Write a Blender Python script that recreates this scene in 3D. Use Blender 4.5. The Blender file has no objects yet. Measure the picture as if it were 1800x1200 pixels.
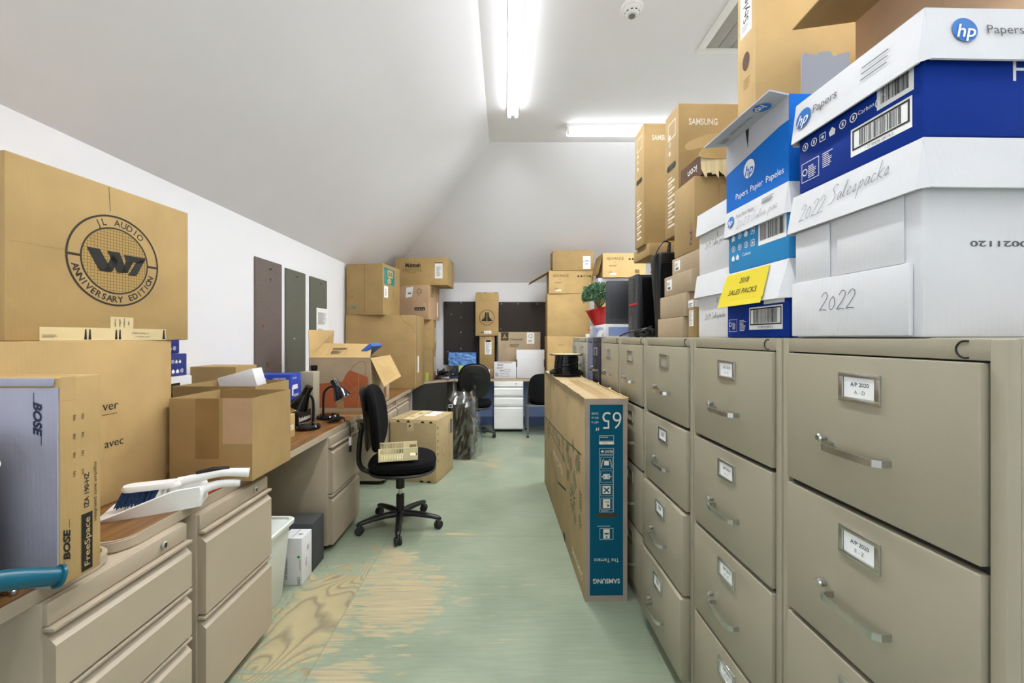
import bpy, bmesh, math, random
from mathutils import Vector, Matrix, Euler
random.seed(7)
SC = bpy.context.scene
COL = SC.collection
PI = math.pi
def R(a): return math.radians(a)
# ------------------------------------------------------------------ camera, world, daylight, exposure
FPX, CX, CY, EYE = 735.0, 888.0, 593.0, 1.32
cam_d = bpy.data.cameras.new('camera'); cam = bpy.data.objects.new('camera', cam_d); COL.objects.link(cam)
cam.location = (0, 0, EYE); cam.rotation_euler = (R(90), 0, 0)
cam_d.sensor_width = 36; cam_d.lens = 36*FPX/1800
cam_d.shift_x = (900-CX)/1800; cam_d.shift_y = -(600-CY)/1800; cam_d.clip_start = .02
SC.camera = cam
SC.view_settings.view_transform = 'Standard'; SC.view_settings.look = 'None'
SC.view_settings.gamma = 1; SC.view_settings.use_curve_mapping = False
SC.view_settings.exposure = 1.02
W = bpy.data.worlds.new('sky'); SC.world = W; W.use_nodes = True
W.node_tree.nodes['Background'].inputs[0].default_value = (.80, .89, 1, 1)
W.node_tree.nodes['Background'].inputs[1].default_value = 1.9
SC.cycles.max_bounces = 10; SC.cycles.diffuse_bounces = 7; SC.cycles.sample_clamp_indirect = 6
TUBE, LAMP_W = 4.4, 60.0
# unseen window added for its daylight in the left wall behind the photographer: a portal guides the sky light through it
YF = -1.7
VY0, VY1, VZ0, VZ1 = -1.6, .12, .45, 2.08
pl = bpy.data.lights.new('window_portal', 'AREA'); pl.shape = 'RECTANGLE'; pl.size = VZ1-VZ0; pl.size_y = VY1-VY0; pl.cycles.is_portal = True
po = bpy.data.objects.new('window_portal', pl); COL.objects.link(po); po.location = (-1.84-.06, (VY0+VY1)/2, (VZ0+VZ1)/2); po.rotation_euler = (0, R(-90), 0)
def wx(px, Y): return (px-CX)*Y/FPX
def wz(py, Y): return EYE+(CY-py)*Y/FPX
# ------------------------------------------------------------------ materials
def lin(h):
    h = h.lstrip('#'); o = []
    for i in (0, 2, 4):
        c = int(h[i:i+2], 16)/255
        o.append(c/12.92 if c <= .04045 else ((c+.055)/1.055)**2.4)
    return (*o, 1)
def mat(name, hexc, rough=.5, metal=0, var=0, scale=8, bump=0, bscale=60, stretch=(1, 1, 1), spec=.5, emit=0):
    m = bpy.data.materials.new(name); m.use_nodes = True
    nt = m.node_tree; b = nt.nodes['Principled BSDF']
    c = lin(hexc)
    b.inputs['Base Color'].default_value = c; b.inputs['Roughness'].default_value = rough
    b.inputs['Metallic'].default_value = metal; b.inputs['Specular IOR Level'].default_value = spec
    if emit:
        b.inputs['Emission Color'].default_value = c; b.inputs['Emission Strength'].default_value = emit
    if var or bump:
        tc = nt.nodes.new('ShaderNodeTexCoord'); mp = nt.nodes.new('ShaderNodeMapping'); mp.inputs['Scale'].default_value = stretch
        nt.links.new(tc.outputs['Object'], mp.inputs['Vector'])
    if var:
        n = nt.nodes.new('ShaderNodeTexNoise'); n.inputs['Scale'].default_value = scale; n.inputs['Detail'].default_value = 5
        nt.links.new(mp.outputs[0], n.inputs['Vector'])
        r = nt.nodes.new('ShaderNodeValToRGB'); r.color_ramp.elements[0].position = .3; r.color_ramp.elements[1].position = .7
        r.color_ramp.elements[0].color = tuple(x*(1-var) for x in c[:3])+(1,)
        r.color_ramp.elements[1].color = tuple(min(1, x*(1+var)) for x in c[:3])+(1,)
        nt.links.new(n.outputs[0], r.inputs[0]); nt.links.new(r.outputs[0], b.inputs['Base Color'])
    if bump:
        n2 = nt.nodes.new('ShaderNodeTexNoise'); n2.inputs['Scale'].default_value = bscale; n2.inputs['Detail'].default_value = 3
        nt.links.new(mp.outputs[0], n2.inputs['Vector'])
        bp = nt.nodes.new('ShaderNodeBump'); bp.inputs['Strength'].default_value = bump; bp.inputs['Distance'].default_value = .01
        nt.links.new(n2.outputs[0], bp.inputs['Height']); nt.links.new(bp.outputs[0], b.inputs['Normal'])
    return m
def card(name, hexc, var=.09):
    """corrugated board: soft mottling, fine flutes"""
    m = mat(name, hexc, .8, 0, var, 5, spec=.25)
    nt = m.node_tree; b = nt.nodes['Principled BSDF']
    tc = nt.nodes.new('ShaderNodeTexCoord')
    w = nt.nodes.new('ShaderNodeTexWave'); w.wave_type = 'BANDS'; w.bands_direction = 'DIAGONAL'
    w.inputs['Scale'].default_value = 55; w.inputs['Distortion'].default_value = 1.5
    mp = nt.nodes.new('ShaderNodeMapping'); mp.inputs['Scale'].default_value = (1, 1, .04)
    nt.links.new(tc.outputs['Object'], mp.inputs[0]); nt.links.new(mp.outputs[0], w.inputs[0])
    n = nt.nodes.new('ShaderNodeTexNoise'); n.inputs['Scale'].default_value = 7; n.inputs['Detail'].default_value = 4
    nt.links.new(tc.outputs['Object'], n.inputs[0])
    b1 = nt.nodes.new('ShaderNodeBump'); b1.inputs['Strength'].default_value = .05; b1.inputs['Distance'].default_value = .002
    b2 = nt.nodes.new('ShaderNodeBump'); b2.inputs['Strength'].default_value = .18; b2.inputs['Distance'].default_value = .03
    nt.links.new(w.outputs[0], b1.inputs['Height']); nt.links.new(n.outputs[0], b2.inputs['Height'])
    nt.links.new(b1.outputs[0], b2.inputs['Normal']); nt.links.new(b2.outputs[0], b.inputs['Normal'])
    return m
KR = card('kraft_board', '#b29564'); KR2 = card('kraft_board_tan', '#a3885b'); KR3 = card('kraft_board_yellow', '#bd9f6c')
KR4 = card('kraft_board_brown', '#9c7f52'); KRD = card('kraft_board_dark', '#5c4330'); KRP = card('kraft_board_pinkish', '#bb9c7c')
KRI = card('kraft_inside', '#ab8c5a'); KRG = card('kraft_board_grey', '#ad9a7e'); KRN = card('kraft_board_neutral', '#9d8f84'); KRT = card('kraft_board_worn', '#b09b74')
SEAM = mat('board_seam', '#4a3620', .9)
WB = card('white_board', '#dcdcde', .03); WBG = card('grey_board', '#b9bac0', .05)
HPD = mat('carton_dark_blue', '#04308c', .7, var=.06, spec=.2); HPL = mat('carton_light_blue', '#0068c4', .7, var=.05, spec=.2); HPM = mat('carton_sky_blue', '#3590cc', .7, var=.05, spec=.2)
NAVY = mat('carton_navy', '#1c2c78', .5, var=.05); BLUEB = mat('carton_royal_blue', '#1f3fa8', .45, var=.06)
INK = mat('ink_black', '#17150f', .7); INKB = mat('ink_brown', '#2c2413', .7); INKG = mat('ink_grey', '#5b5b5e', .7); INKW = mat('ink_white', '#eeeeec', .6)
INKBL = mat('ink_blue', '#1f6fbe', .6); INKT = mat('ink_teal', '#16807c', .7); INKR = mat('ink_orange', '#a5562f', .75, var=.07); INKGR = mat('ink_dark_green', '#2e4a36', .7)
INKP = mat('ink_purple', '#5b3270', .7); INKO = mat('ink_faded_purple', '#8b6658', .7); INKPALE = mat('ink_pale_kraft', '#ded6c4', .7); NAVYI = mat('ink_navy', '#1b2440', .7)
TEAL = mat('print_teal', '#035068', .75, var=.06, scale=4, spec=.15); GREEND = mat('green_dot', '#2c9a2c', .5)
PAPER = mat('paper_white', '#f0f0ee', .75); PAPERG = mat('paper_grey_shaded', '#8d8e95', .8); YEL = mat('paper_yellow', '#dcc832', .7, spec=.2); TAPE = mat('packing_tape', '#bfa070', .25, var=.06); TAPEL = mat('paper_tape', '#d9c596', .55, var=.06)
CLEART = mat('tape_glossy', '#8f7248', .22, var=.08)
WALL = mat('wall_paint', '#ebebee', .75, var=.015, scale=2, bump=.05, bscale=250)
CEIL = mat('ceiling_paint', '#f0f0f5', .8, var=.01, scale=2)
BOARD = mat('felt_charcoal', '#6a5f58', .95, var=.14, scale=90, bump=.4, bscale=160); BOARDG = mat('felt_olive', '#5f5f53', .95, var=.14, scale=90, bump=.4, bscale=160); BOARDK = mat('felt_black', '#3f3a37', .95, var=.12, scale=70, bump=.3, bscale=140)
CAB = mat('cabinet_taupe', '#9f9883', .42, var=.03, scale=3, bump=.03, bscale=220); CABG = mat('gap_shadow', '#2b2822', .9); CABL = mat('cabinet_light_grey', '#a8a595', .45, var=.03)
CABB = mat('cabinet_navy', '#272a3a', .4, var=.05); CABBG = mat('cabinet_blue_grey', '#69708a', .45, var=.04)
PED = mat('pedestal_beige', '#b2a48f', .42, var=.02, scale=4); PEDW = mat('pedestal_white', '#eeeeec', .42, var=.02); PEDG = mat('panel_grey', '#a9a399', .5, var=.03)
CHROME = mat('brushed_metal', '#c9c9c6', .28, 1, var=.05, scale=40); STEEL = mat('steel_grey', '#8d8f92', .35, .9); BRASS = mat('brass', '#caa040', .35, 1)
BLK = mat('plastic_black', '#131313', .4); BLKG = mat('gloss_black', '#0c0c0d', .12); FABB = mat('fabric_black', '#0d0d0f', .9, var=.2, scale=120, bump=.25, bscale=300, spec=.15); RUB = mat('rubber_black', '#1d1d1e', .7); GRYP = mat('plastic_dark_grey', '#3a3d42', .45); GRY = mat('plastic_grey', '#7b7d80', .5)
SCRN = mat('screen_grey', '#2f3136', .35); WHP = mat('plastic_white', '#efefed', .35); WHM = mat('enamel_white', '#f4f4f2', .4); IVORY = mat('plastic_ivory', '#d8cda4', .5, var=.03)
RED = mat('red_foil', '#b00f14', .25, var=.1, scale=20); REDP = mat('red_plastic', '#c2242a', .4); BLUEP = mat('blue_folder', '#2f5fae', .4); BRISB = mat('bristle_blue', '#16355f', .7, var=.3, scale=60, stretch=(6, 6, .5)); TEALP = mat('handle_teal', '#0b566c', .3, var=.1, scale=14)
LEAF = mat('leaf_green', '#37603b', .5, var=.35, scale=30); LEAF2 = mat('leaf_pale', '#6f9a70', .5, var=.2, scale=30)
WRAPB = mat('wrap_light_blue', '#5f8fd0', .2, var=.35, scale=35, bump=.9, bscale=30); STICKY = mat('note_lime', '#c3d96a', .7); GLASSY = mat('glass_yellow', '#b9b45a', .15); NAVYP = mat('plastic_navy', '#1a2c5c', .4)
BLUEW = mat('panel_blue', '#93a8de', .6, var=.05); BLUEBASE = mat('panel_base_blue', '#5a6c98', .6); LILAC = card('board_daylight_lilac', '#9d9dad', .05)  # LILAC holds the cool daylight tint of one carton front
BROWNPR = mat('photo_print', '#7a5038', .5, var=.5, scale=25)
def tube_mat():
    m = bpy.data.materials.new('fluorescent_tube'); m.use_nodes = True
    b = m.node_tree.nodes['Principled BSDF']; b.inputs['Base Color'].default_value = (.9, .9, .9, 1)
    b.inputs['Emission Color'].default_value = (.97, .985, 1, 1); b.inputs['Emission Strength'].default_value = TUBE
    return m
TUBEM = tube_mat()
def film_mat(name, tr, col, rough=.15):
    m = bpy.data.materials.new(name); m.use_nodes = True; nt = m.node_tree; b = nt.nodes['Principled BSDF']
    b.inputs['Base Color'].default_value = col; b.inputs['Roughness'].default_value = rough
    t = nt.nodes.new('ShaderNodeBsdfTransparent'); x = nt.nodes.new('ShaderNodeMixShader'); x.inputs[0].default_value = tr
    nt.links.new(b.outputs[0], x.inputs[1]); nt.links.new(t.outputs[0], x.inputs[2]); nt.links.new(x.outputs[0], nt.nodes['Material Output'].inputs[0])
    return m
FILM = bpy.data.materials.new('clear_film'); FILM.use_nodes = True; _n = FILM.node_tree
_g = _n.nodes.new('ShaderNodeBsdfGlossy'); _g.inputs['Roughness'].default_value = .16; _t = _n.nodes.new('ShaderNodeBsdfTransparent'); _x = _n.nodes.new('ShaderNodeMixShader'); _x.inputs[0].default_value = .80
_n.links.new(_g.outputs[0], _x.inputs[1]); _n.links.new(_t.outputs[0], _x.inputs[2]); _n.links.new(_x.outputs[0], _n.nodes['Material Output'].inputs[0])
GLASS = film_mat('window_glass', .93, (.9, .95, .97, 1), .02)
BINP = bpy.data.materials.new('bin_plastic'); BINP.use_nodes = True
_b = BINP.node_tree.nodes['Principled BSDF']; _b.inputs['Base Color'].default_value = lin('#dfe3dc'); _b.inputs['Roughness'].default_value = .35
_b.inputs['Subsurface Weight'].default_value = .25; _b.inputs['Subsurface Radius'].default_value = (.02, .02, .02)
def oak_mat():
    m = bpy.data.materials.new('oak_laminate'); m.use_nodes = True; nt = m.node_tree; b = nt.nodes['Principled BSDF']
    tc = nt.nodes.new('ShaderNodeTexCoord'); mp = nt.nodes.new('ShaderNodeMapping'); mp.inputs['Scale'].default_value = (14, 1.1, 14)
    n = nt.nodes.new('ShaderNodeTexNoise'); n.inputs['Scale'].default_value = 3.2; n.inputs['Detail'].default_value = 7; n.inputs['Distortion'].default_value = .8
    r = nt.nodes.new('ShaderNodeValToRGB'); e = r.color_ramp.elements
    e[0].position = .33; e[0].color = lin('#54371d'); e[1].position = .68; e[1].color = lin('#93693a')
    x = e.new(.5); x.color = lin('#7a542b')
    nt.links.new(tc.outputs['Object'], mp.inputs[0]); nt.links.new(mp.outputs[0], n.inputs[0]); nt.links.new(n.outputs[0], r.inputs[0]); nt.links.new(r.outputs[0], b.inputs['Base Color'])
    b.inputs['Roughness'].default_value = .35
    return m
OAK = oak_mat()
def floor_mat():
    m = bpy.data.materials.new('painted_plywood'); m.use_nodes = True; nt = m.node_tree; b = nt.nodes['Principled BSDF']; L = nt.links.new
    def N(t, **k):
        n = nt.nodes.new(t)
        for a, v in k.items(): setattr(n, a, v)
        return n
    def M(op, a, c=None, d=None):
        n = N('ShaderNodeMath', operation=op)
        for i, v in enumerate((a, c, d)):
            if v is None: continue
            if isinstance(v, (int, float)): n.inputs[i].default_value = v
            else: L(v, n.inputs[i])
        return n.outputs[0]
    tc = N('ShaderNodeTexCoord'); P = tc.outputs['Object']
    sx = N('ShaderNodeSeparateXYZ'); L(P, sx.inputs[0]); X, Y = sx.outputs[0], sx.outputs[1]
    def noise(sc, st=(1, 1, 1), det=5, dist=0):
        mp = N('ShaderNodeMapping'); mp.inputs['Scale'].default_value = st; L(P, mp.inputs[0])
        n = N('ShaderNodeTexNoise'); n.inputs['Scale'].default_value = sc; n.inputs['Detail'].default_value = det; n.inputs['Distortion'].default_value = dist
        L(mp.outputs[0], n.inputs[0]); return n.outputs[0]
    streak = noise(3.0, (1.5, 34, 1), 7, .5)          # grain runs across the room
    big = noise(2.6, (1, 1, 1), 6, .4)
    mid = noise(8, (.8, 2.2, 1), 12, 1.2)
    mask = None
    for cx, cy, rx, ry, s in ((-.90, 2.0, .26, .50, 1.3), (-.56, 2.12, .28, .42, 1.2), (-.66, 2.50, .20, .18, .9), (-.18, 4.45, .30, .42, .62), (-.40, 2.80, .4, .05, .7), (.1, 5.3, .5, .35, .4), (-.62, 1.62, .22, .2, .8), (-.2, 2.15, .4, .3, .35)):
        d = M('SQRT', M('ADD', M('POWER', M('DIVIDE', M('SUBTRACT', X, cx), rx), 2), M('POWER', M('DIVIDE', M('SUBTRACT', Y, cy), ry), 2)))
        v = M('MULTIPLY', M('MAXIMUM', M('SUBTRACT', 1.25, d), 0), s)
        mask = v if mask is None else M('MAXIMUM', mask, v)
    k = M('ADD', M('MULTIPLY', mask, .95), M('ADD', M('MULTIPLY', M('SUBTRACT', streak, .5), .8), M('ADD', M('MULTIPLY', M('SUBTRACT', big, .5), .8), M('MULTIPLY', M('SUBTRACT', mid, .5), 2.4))))
    mr = N('ShaderNodeMapRange'); mr.inputs[1].default_value = .44; mr.inputs[2].default_value = .76; L(k, mr.inputs[0]); worn = mr.outputs[0]
    # bare wood: cathedral bands left of the sheet joint, fine streaks right of it
    cont = noise(1.3, (1.6, .9, 1), 2, .5)
    wob = noise(16, (1, 1, 1), 3)
    ph = M('FRACT', M('ADD', M('MULTIPLY', cont, 34), M('MULTIPLY', wob, .35)))
    wr = N('ShaderNodeValToRGB'); e = wr.color_ramp.elements; e[0].position = .0; e[0].color = lin('#857b62'); e[1].position = .30; e[1].color = lin('#b2a57f'); x = e.new(.85); x.color = lin('#a99c77'); x = e.new(1.0); x.color = lin('#8d8368'); L(ph, wr.inputs[0])
    sr = N('ShaderNodeValToRGB'); e = sr.color_ramp.elements; e[0].position = .35; e[0].color = lin('#9f957a'); e[1].position = .62; e[1].color = lin('#b5a985'); L(streak, sr.inputs[0])
    left = M('LESS_THAN', X, -.77)
    wm = N('ShaderNodeMixRGB'); L(left, wm.inputs[0]); L(sr.outputs[0], wm.inputs[1]); L(wr.outputs[0], wm.inputs[2])
    gr = N('ShaderNodeValToRGB'); e = gr.color_ramp.elements; e[0].position = .3; e[0].color = lin('#86927d'); e[1].position = .7; e[1].color = lin('#98a38d'); L(big, gr.inputs[0])
    gs = N('ShaderNodeMixRGB', blend_type='MULTIPLY'); gs.inputs[0].default_value = .09; L(gr.outputs[0], gs.inputs[1])
    g2 = N('ShaderNodeValToRGB'); g2.color_ramp.elements[0].position = .38; g2.color_ramp.elements[1].position = .6; L(streak, g2.inputs[0]); L(g2.outputs[0], gs.inputs[2])
    mx = N('ShaderNodeMixRGB'); L(worn, mx.inputs[0]); L(gs.outputs[0], mx.inputs[1]); L(wm.outputs[0], mx.inputs[2])
    # sheet joints
    j1 = M('LESS_THAN', M('ABSOLUTE', M('ADD', X, .77)), .0022); j2 = M('LESS_THAN', M('ABSOLUTE', M('SUBTRACT', Y, 2.78)), .003); j3 = M('LESS_THAN', M('ABSOLUTE', M('SUBTRACT', Y, 5.2)), .003)
    j = M('MAXIMUM', M('MAXIMUM', j1, j2), j3)
    mj = N('ShaderNodeMixRGB'); L(M('MULTIPLY', j, .55), mj.inputs[0]); L(mx.outputs[0], mj.inputs[1]); mj.inputs[2].default_value = lin('#6f7a62')
    L(mj.outputs[0], b.inputs['Base Color'])
    rr = N('ShaderNodeMapRange'); rr.inputs[3].default_value = .38; rr.inputs[4].default_value = .6; L(worn, rr.inputs[0]); L(rr.outputs[0], b.inputs['Roughness'])
    bp = N('ShaderNodeBump'); bp.inputs['Strength'].default_value = .12; bp.inputs['Distance'].default_value = .004; L(streak, bp.inputs['Height']); L(bp.outputs[0], b.inputs['Normal'])
    return m
FLOORM = floor_mat()
# ------------------------------------------------------------------ mesh helpers
def T(x=0, y=0, z=0): return Matrix.Translation((x, y, z))
def RZ(a): return Matrix.Rotation(a, 4, 'Z')
def RX(a): return Matrix.Rotation(a, 4, 'X')
def RY(a): return Matrix.Rotation(a, 4, 'Y')
class MB:
    """collects shapes into one mesh"""
    def __init__(s): s.bm = bmesh.new(); s.mats = []
    def mi(s, m):
        if m not in s.mats: s.mats.append(m)
        return s.mats.index(m)
    def face(s, pts, m, M=None):
        vs = [s.bm.verts.new((M @ Vector(p)) if M else Vector(p)) for p in pts]
        f = s.bm.faces.new(vs); f.material_index = s.mi(m); return f
    def take(s, bm, m, M=None, keep=False):
        k = s.mi(m); bmesh.ops.recalc_face_normals(bm, faces=bm.faces[:])
        mp = {v: s.bm.verts.new((M @ v.co) if M else v.co) for v in bm.verts}
        for f in bm.faces:
            try: g = s.bm.faces.new([mp[v] for v in f.verts]); g.material_index = k
            except ValueError: pass
        bm.free()
    def box(s, x0, x1, y0, y1, z0, z1, m, bev=0, M=None, seg=2):
        bm = bmesh.new(); bmesh.ops.create_cube(bm, size=1)
        for v in bm.verts: v.co = Vector((x0+(v.co.x+.5)*(x1-x0), y0+(v.co.y+.5)*(y1-y0), z0+(v.co.z+.5)*(z1-z0)))
        if bev: bmesh.ops.bevel(bm, geom=bm.edges[:], offset=bev, segments=seg, affect='EDGES', profile=.5)
        s.take(bm, m, M)
    def prism(s, poly, z0, z1, m, M=None, bev=0):
        bm = bmesh.new(); a = [bm.verts.new((x, y, z0)) for x, y in poly]; b = [bm.verts.new((x, y, z1)) for x, y in poly]; n = len(poly)
        bm.faces.new(a[::-1]); bm.faces.new(b)
        for i in range(n): bm.faces.new((a[i], a[(i+1) % n], b[(i+1) % n], b[i]))
        if bev: bmesh.ops.bevel(bm, geom=[e for e in bm.edges if abs(e.verts[0].co.z-e.verts[1].co.z) < 1e-6], offset=bev, segments=2, affect='EDGES')
        s.take(bm, m, M)
    def loops(s, rings, m, caps=True, M=None, closed=True):
        bm = bmesh.new(); rv = [[bm.verts.new(p) for p in r] for r in rings]; n = len(rings[0])
        for a, b in zip(rv, rv[1:]):
            for i in range(n if closed else n-1):
                try: bm.faces.new((a[i], a[(i+1) % n], b[(i+1) % n], b[i]))
                except ValueError: pass
        if caps: bm.faces.new(rv[0][::-1]); bm.faces.new(rv[-1])
        s.take(bm, m, M)
    def lathe(s, prof, m, n=28, M=None, caps=False):
        s.loops([[(r*math.cos(2*PI*i/n), r*math.sin(2*PI*i/n), z) for i in range(n)] for r, z in prof], m, caps, M)
    def cyl(s, r, z0, z1, m, n=24, M=None, bev=0):
        b = min(bev, r*.5)
        pr = [(r-b, z0), (r, z0+b), (r, z1-b), (r-b, z1)] if b else [(r, z0), (r, z1)]
        s.lathe(pr, m, n, M, True)
    def tube(s, path, r, m, n=10, M=None, caps=True):
        P = [Vector(p) for p in path]; rings = []; up = None
        for i, p in enumerate(P):
            t = (P[min(i+1, len(P)-1)]-P[max(i-1, 0)]).normalized()
            if up is None: up = Vector((0, 0, 1)) if abs(t.z) < .9 else Vector((1, 0, 0))
            a = (up-t*up.dot(t)).normalized(); up = a; b = t.cross(a); rr = r[i] if isinstance(r, (list, tuple)) else r
            rings.append([p+(a*math.cos(2*PI*k/n)+b*math.sin(2*PI*k/n))*rr for k in range(n)])
        s.loops(rings, m, caps, M)
    def build(s, name, parent=None, smooth=32, loc=None, rot=None):
        me = bpy.data.meshes.new(name); s.bm.to_mesh(me); s.bm.free()
        for m in s.mats: me.materials.append(m)
        if smooth:
            for p in me.polygons: p.use_smooth = True
            me.set_sharp_from_angle(angle=R(smooth))
        o = bpy.data.objects.new(name, me); COL.objects.link(o)
        if parent: o.parent = parent
        if loc: o.location = loc
        if rot: o.rotation_euler = rot
        return o
def tag(o, label, cat, group=None):
    o['label'] = label; o['category'] = cat
    if group: o['group'] = group
    return o
def thing(name, label, cat, loc, rz=0, group=None):
    o = bpy.data.objects.new(name, None); COL.objects.link(o); o.location = loc; o.rotation_euler = (0, 0, rz); o.empty_display_size = .1
    return tag(o, label, cat, group)
def struct(mb, name, parent=None):
    o = mb.build(name, parent, smooth=0)
    if not parent: o['kind'] = 'structure'
    return o
def smooth_path(pts, k=6):
    P = [Vector(p) for p in pts]; out = []
    for i in range(len(P)-1):
        a, b, c, d = P[max(i-1, 0)], P[i], P[i+1], P[min(i+2, len(P)-1)]
        for j in range(k):
            t = j/k; out.append(.5*((2*b)+(c-a)*t+(2*a-5*b+4*c-d)*t*t+(3*b-a-3*c+d)*t**3))
    return out+[P[-1]]
def rrect(x0, x1, y0, y1, r, n=5):
    out = []
    for cx, cy, a in ((x1-r, y1-r, 0), (x0+r, y1-r, 90), (x0+r, y0+r, 180), (x1-r, y0+r, 270)):
        for i in range(n+1):
            t = R(a+90*i/n); out.append((cx+r*math.cos(t), cy+r*math.sin(t)))
    return out
# ------------------------------------------------------------------ lettering and print on a face
_TX = {}
def text2d(st, bold=0, shear=0, space=1):
    key = (st, bold, shear, space)
    if key not in _TX:
        c = bpy.data.curves.new('t', 'FONT'); c.body = st; c.size = 1; c.offset = bold; c.shear = shear; c.space_character = space; c.resolution_u = 3
        o = bpy.data.objects.new('t', c); me = bpy.data.meshes.new_from_object(o)
        vs = [(v.co.x, v.co.y) for v in me.vertices]; fs = [tuple(p.vertices) for p in me.polygons]
        bpy.data.objects.remove(o); bpy.data.curves.remove(c); bpy.data.meshes.remove(me)
        _TX[key] = (vs, fs)
    return _TX[key]
CAP = max(y for x, y in text2d('H')[0])
class Fr:
    """a face seen from outside: u to the right, v up"""
    def __init__(s, mb, o, u, v, off=.0004):
        s.mb = mb; s.o = Vector(o); s.u = Vector(u).normalized(); s.v = Vector(v).normalized(); s.n = s.u.cross(s.v); s.off = off
    def p(s, u, v, k=1): return s.o+s.u*u+s.v*v+s.n*(s.off*k)
    def poly(s, pts, m, k=1): s.mb.face([s.p(u, v, k) for u, v in pts], m)
    def rect(s, u0, v0, u1, v1, m, k=1): s.poly([(u0, v0), (u1, v0), (u1, v1), (u0, v1)], m, k)
    def frame(s, u0, v0, u1, v1, w, m, k=1):
        s.rect(u0, v0, u1, v0+w, m, k); s.rect(u0, v1-w, u1, v1, m, k); s.rect(u0, v0+w, u0+w, v1-w, m, k); s.rect(u1-w, v0+w, u1, v1-w, m, k)
    def disc(s, u, v, r, m, k=1, n=32, ry=None): s.poly([(u+r*math.cos(2*PI*i/n), v+(ry or r)*math.sin(2*PI*i/n)) for i in range(n)], m, k)
    def ring(s, u, v, r0, r1, m, k=1, n=64, a0=0, a1=360):
        for i in range(n):
            a, b = R(a0+(a1-a0)*i/n), R(a0+(a1-a0)*(i+1)/n)
            s.poly([(u+r0*math.cos(a), v+r0*math.sin(a)), (u+r1*math.cos(a), v+r1*math.sin(a)), (u+r1*math.cos(b), v+r1*math.sin(b)), (u+r0*math.cos(b), v+r0*math.sin(b))], m, k)
    def line(s, pts, w, m, k=1):
        for (a, b), (c, d) in zip(pts, pts[1:]):
            L = math.hypot(c-a, d-b) or 1; nx, ny = -(d-b)/L*w/2, (c-a)/L*w/2
            s.poly([(a-nx, b-ny), (c-nx, d-ny), (c+nx, d+ny), (a+nx, b+ny)], m, k)
    def text(s, st, u, v, cap, m, rot=0, bold=0, shear=0, fit=None, align='c', k=1, space=1, sx=1):
        vs, fs = text2d(st, bold, shear, space)
        if not vs: return
        x0, x1 = min(x for x, y in vs), max(x for x, y in vs); sc = cap/CAP; sxx = (fit/(x1-x0)) if fit else sc*sx
        ax = {'c': (x0+x1)/2, 'l': x0, 'r': x1}[align]; ca, sa = math.cos(rot), math.sin(rot)
        V = []
        for x, y in vs:
            X, Y = (x-ax)*sxx, y*sc-cap/2
            V.append(s.mb.bm.verts.new(s.p(u+X*ca-Y*sa, v+X*sa+Y*ca, k)))
        kk = s.mb.mi(m)
        for f in fs:
            try: g = s.mb.bm.faces.new([V[i] for i in f]); g.material_index = kk
            except ValueError: pass
    def arc(s, st, u, v, r, cap, m, mid, step, out=True, bold=0):
        n = len(st)
        for i, ch in enumerate(st):
            if ch == ' ': continue
            a = mid+(-(i-(n-1)/2)*step if out else (i-(n-1)/2)*step)
            s.text(ch, u+r*math.cos(R(a)), v+r*math.sin(R(a)), cap, m, R(a-90) if out else R(a+90), bold)
    def bars(s, u0, v0, u1, v1, m=None, seed=1, horiz=False):
        rd = random.Random(seed); x = u0
        while x < u1:
            w = rd.choice((.6, 1, 1.6))*(u1-u0)/70
            s.rect(x, v0, min(x+w, u1), v1, m or INK, 2); x += w+rd.choice((.6, 1, 1.8))*(u1-u0)/70
    def scrib(s, u0, v0, w, h, m, lw=.0016, n=9, seed=3):
        """small rows of print too fine to read"""
        rd = random.Random(seed); rows = max(1, int(h/(lw*2.6)))
        for i in range(rows):
            s.rect(u0, v0+i*lw*2.6, u0+w*rd.uniform(.55, 1), v0+i*lw*2.6+lw, m, 2)
HW = {'2': [[(.05, .78), (.2, 1), (.42, .95), (.45, .7), (.25, .35), (.02, .03), (.2, .06), (.55, .02)]], '0': [[(.3, .75), (.1, .55), (.08, .2), (.25, .02), (.42, .2), (.42, .55), (.25, .75), (.3, .72)]], '1': [[(.15, .75), (.25, .95), (.22, .5), (.2, .02)]], '9': [[(.42, .75), (.25, .92), (.1, .7), (.25, .52), (.42, .72), (.4, .4), (.3, .0)]], '3': [[(.08, .85), (.3, .95), (.38, .75), (.2, .55), (.42, .35), (.3, .05), (.05, .1)]],
      'S': [[(.5, .95), (.3, 1.05), (.12, .85), (.3, .6), (.42, .35), (.25, .05), (-.05, .02)]], 'a': [[(.35, .42), (.15, .45), (.08, .15), (.22, .05), (.36, .4), (.36, .1), (.45, .08)]], 'l': [[(.05, .1), (.22, .7), (.2, .98), (.1, .7), (.12, .1), (.28, .08)]], 'e': [[(.05, .22), (.3, .3), (.25, .48), (.08, .3), (.15, .05), (.4, .12)]], 's': [[(.05, .05), (.2, .45), (.28, .2), (.15, .02), (.38, .08)]], 'p': [[(.12, .45), (.05, -.45)], [(.1, .3), (.28, .48), (.36, .25), (.15, .08)]], 'c': [[(.33, .4), (.15, .45), (.08, .15), (.2, .03), (.4, .12)]], 'k': [[(.1, .98), (.06, .02)], [(.4, .5), (.1, .25), (.42, .0)]], ' ': []}
def hand(f, st, u, v, h, m, wid, lw=.0011, slope=0, k=2):
    adv = [.62 if ch in '2039S' else .35 if ch in '1l ' else .46 for ch in st]; sx = wid/sum(adv); x = 0
    for ch, a_ in zip(st, adv):
        for stroke in HW[ch]:
            P = smooth_path([(px, py, 0) for px, py in stroke], 4); f.line([(u+(x+p.x+.18*p.y)*sx, v+p.y*h+slope*(x+p.x)*sx) for p in P], lw, m, k)
        x += a_
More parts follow.
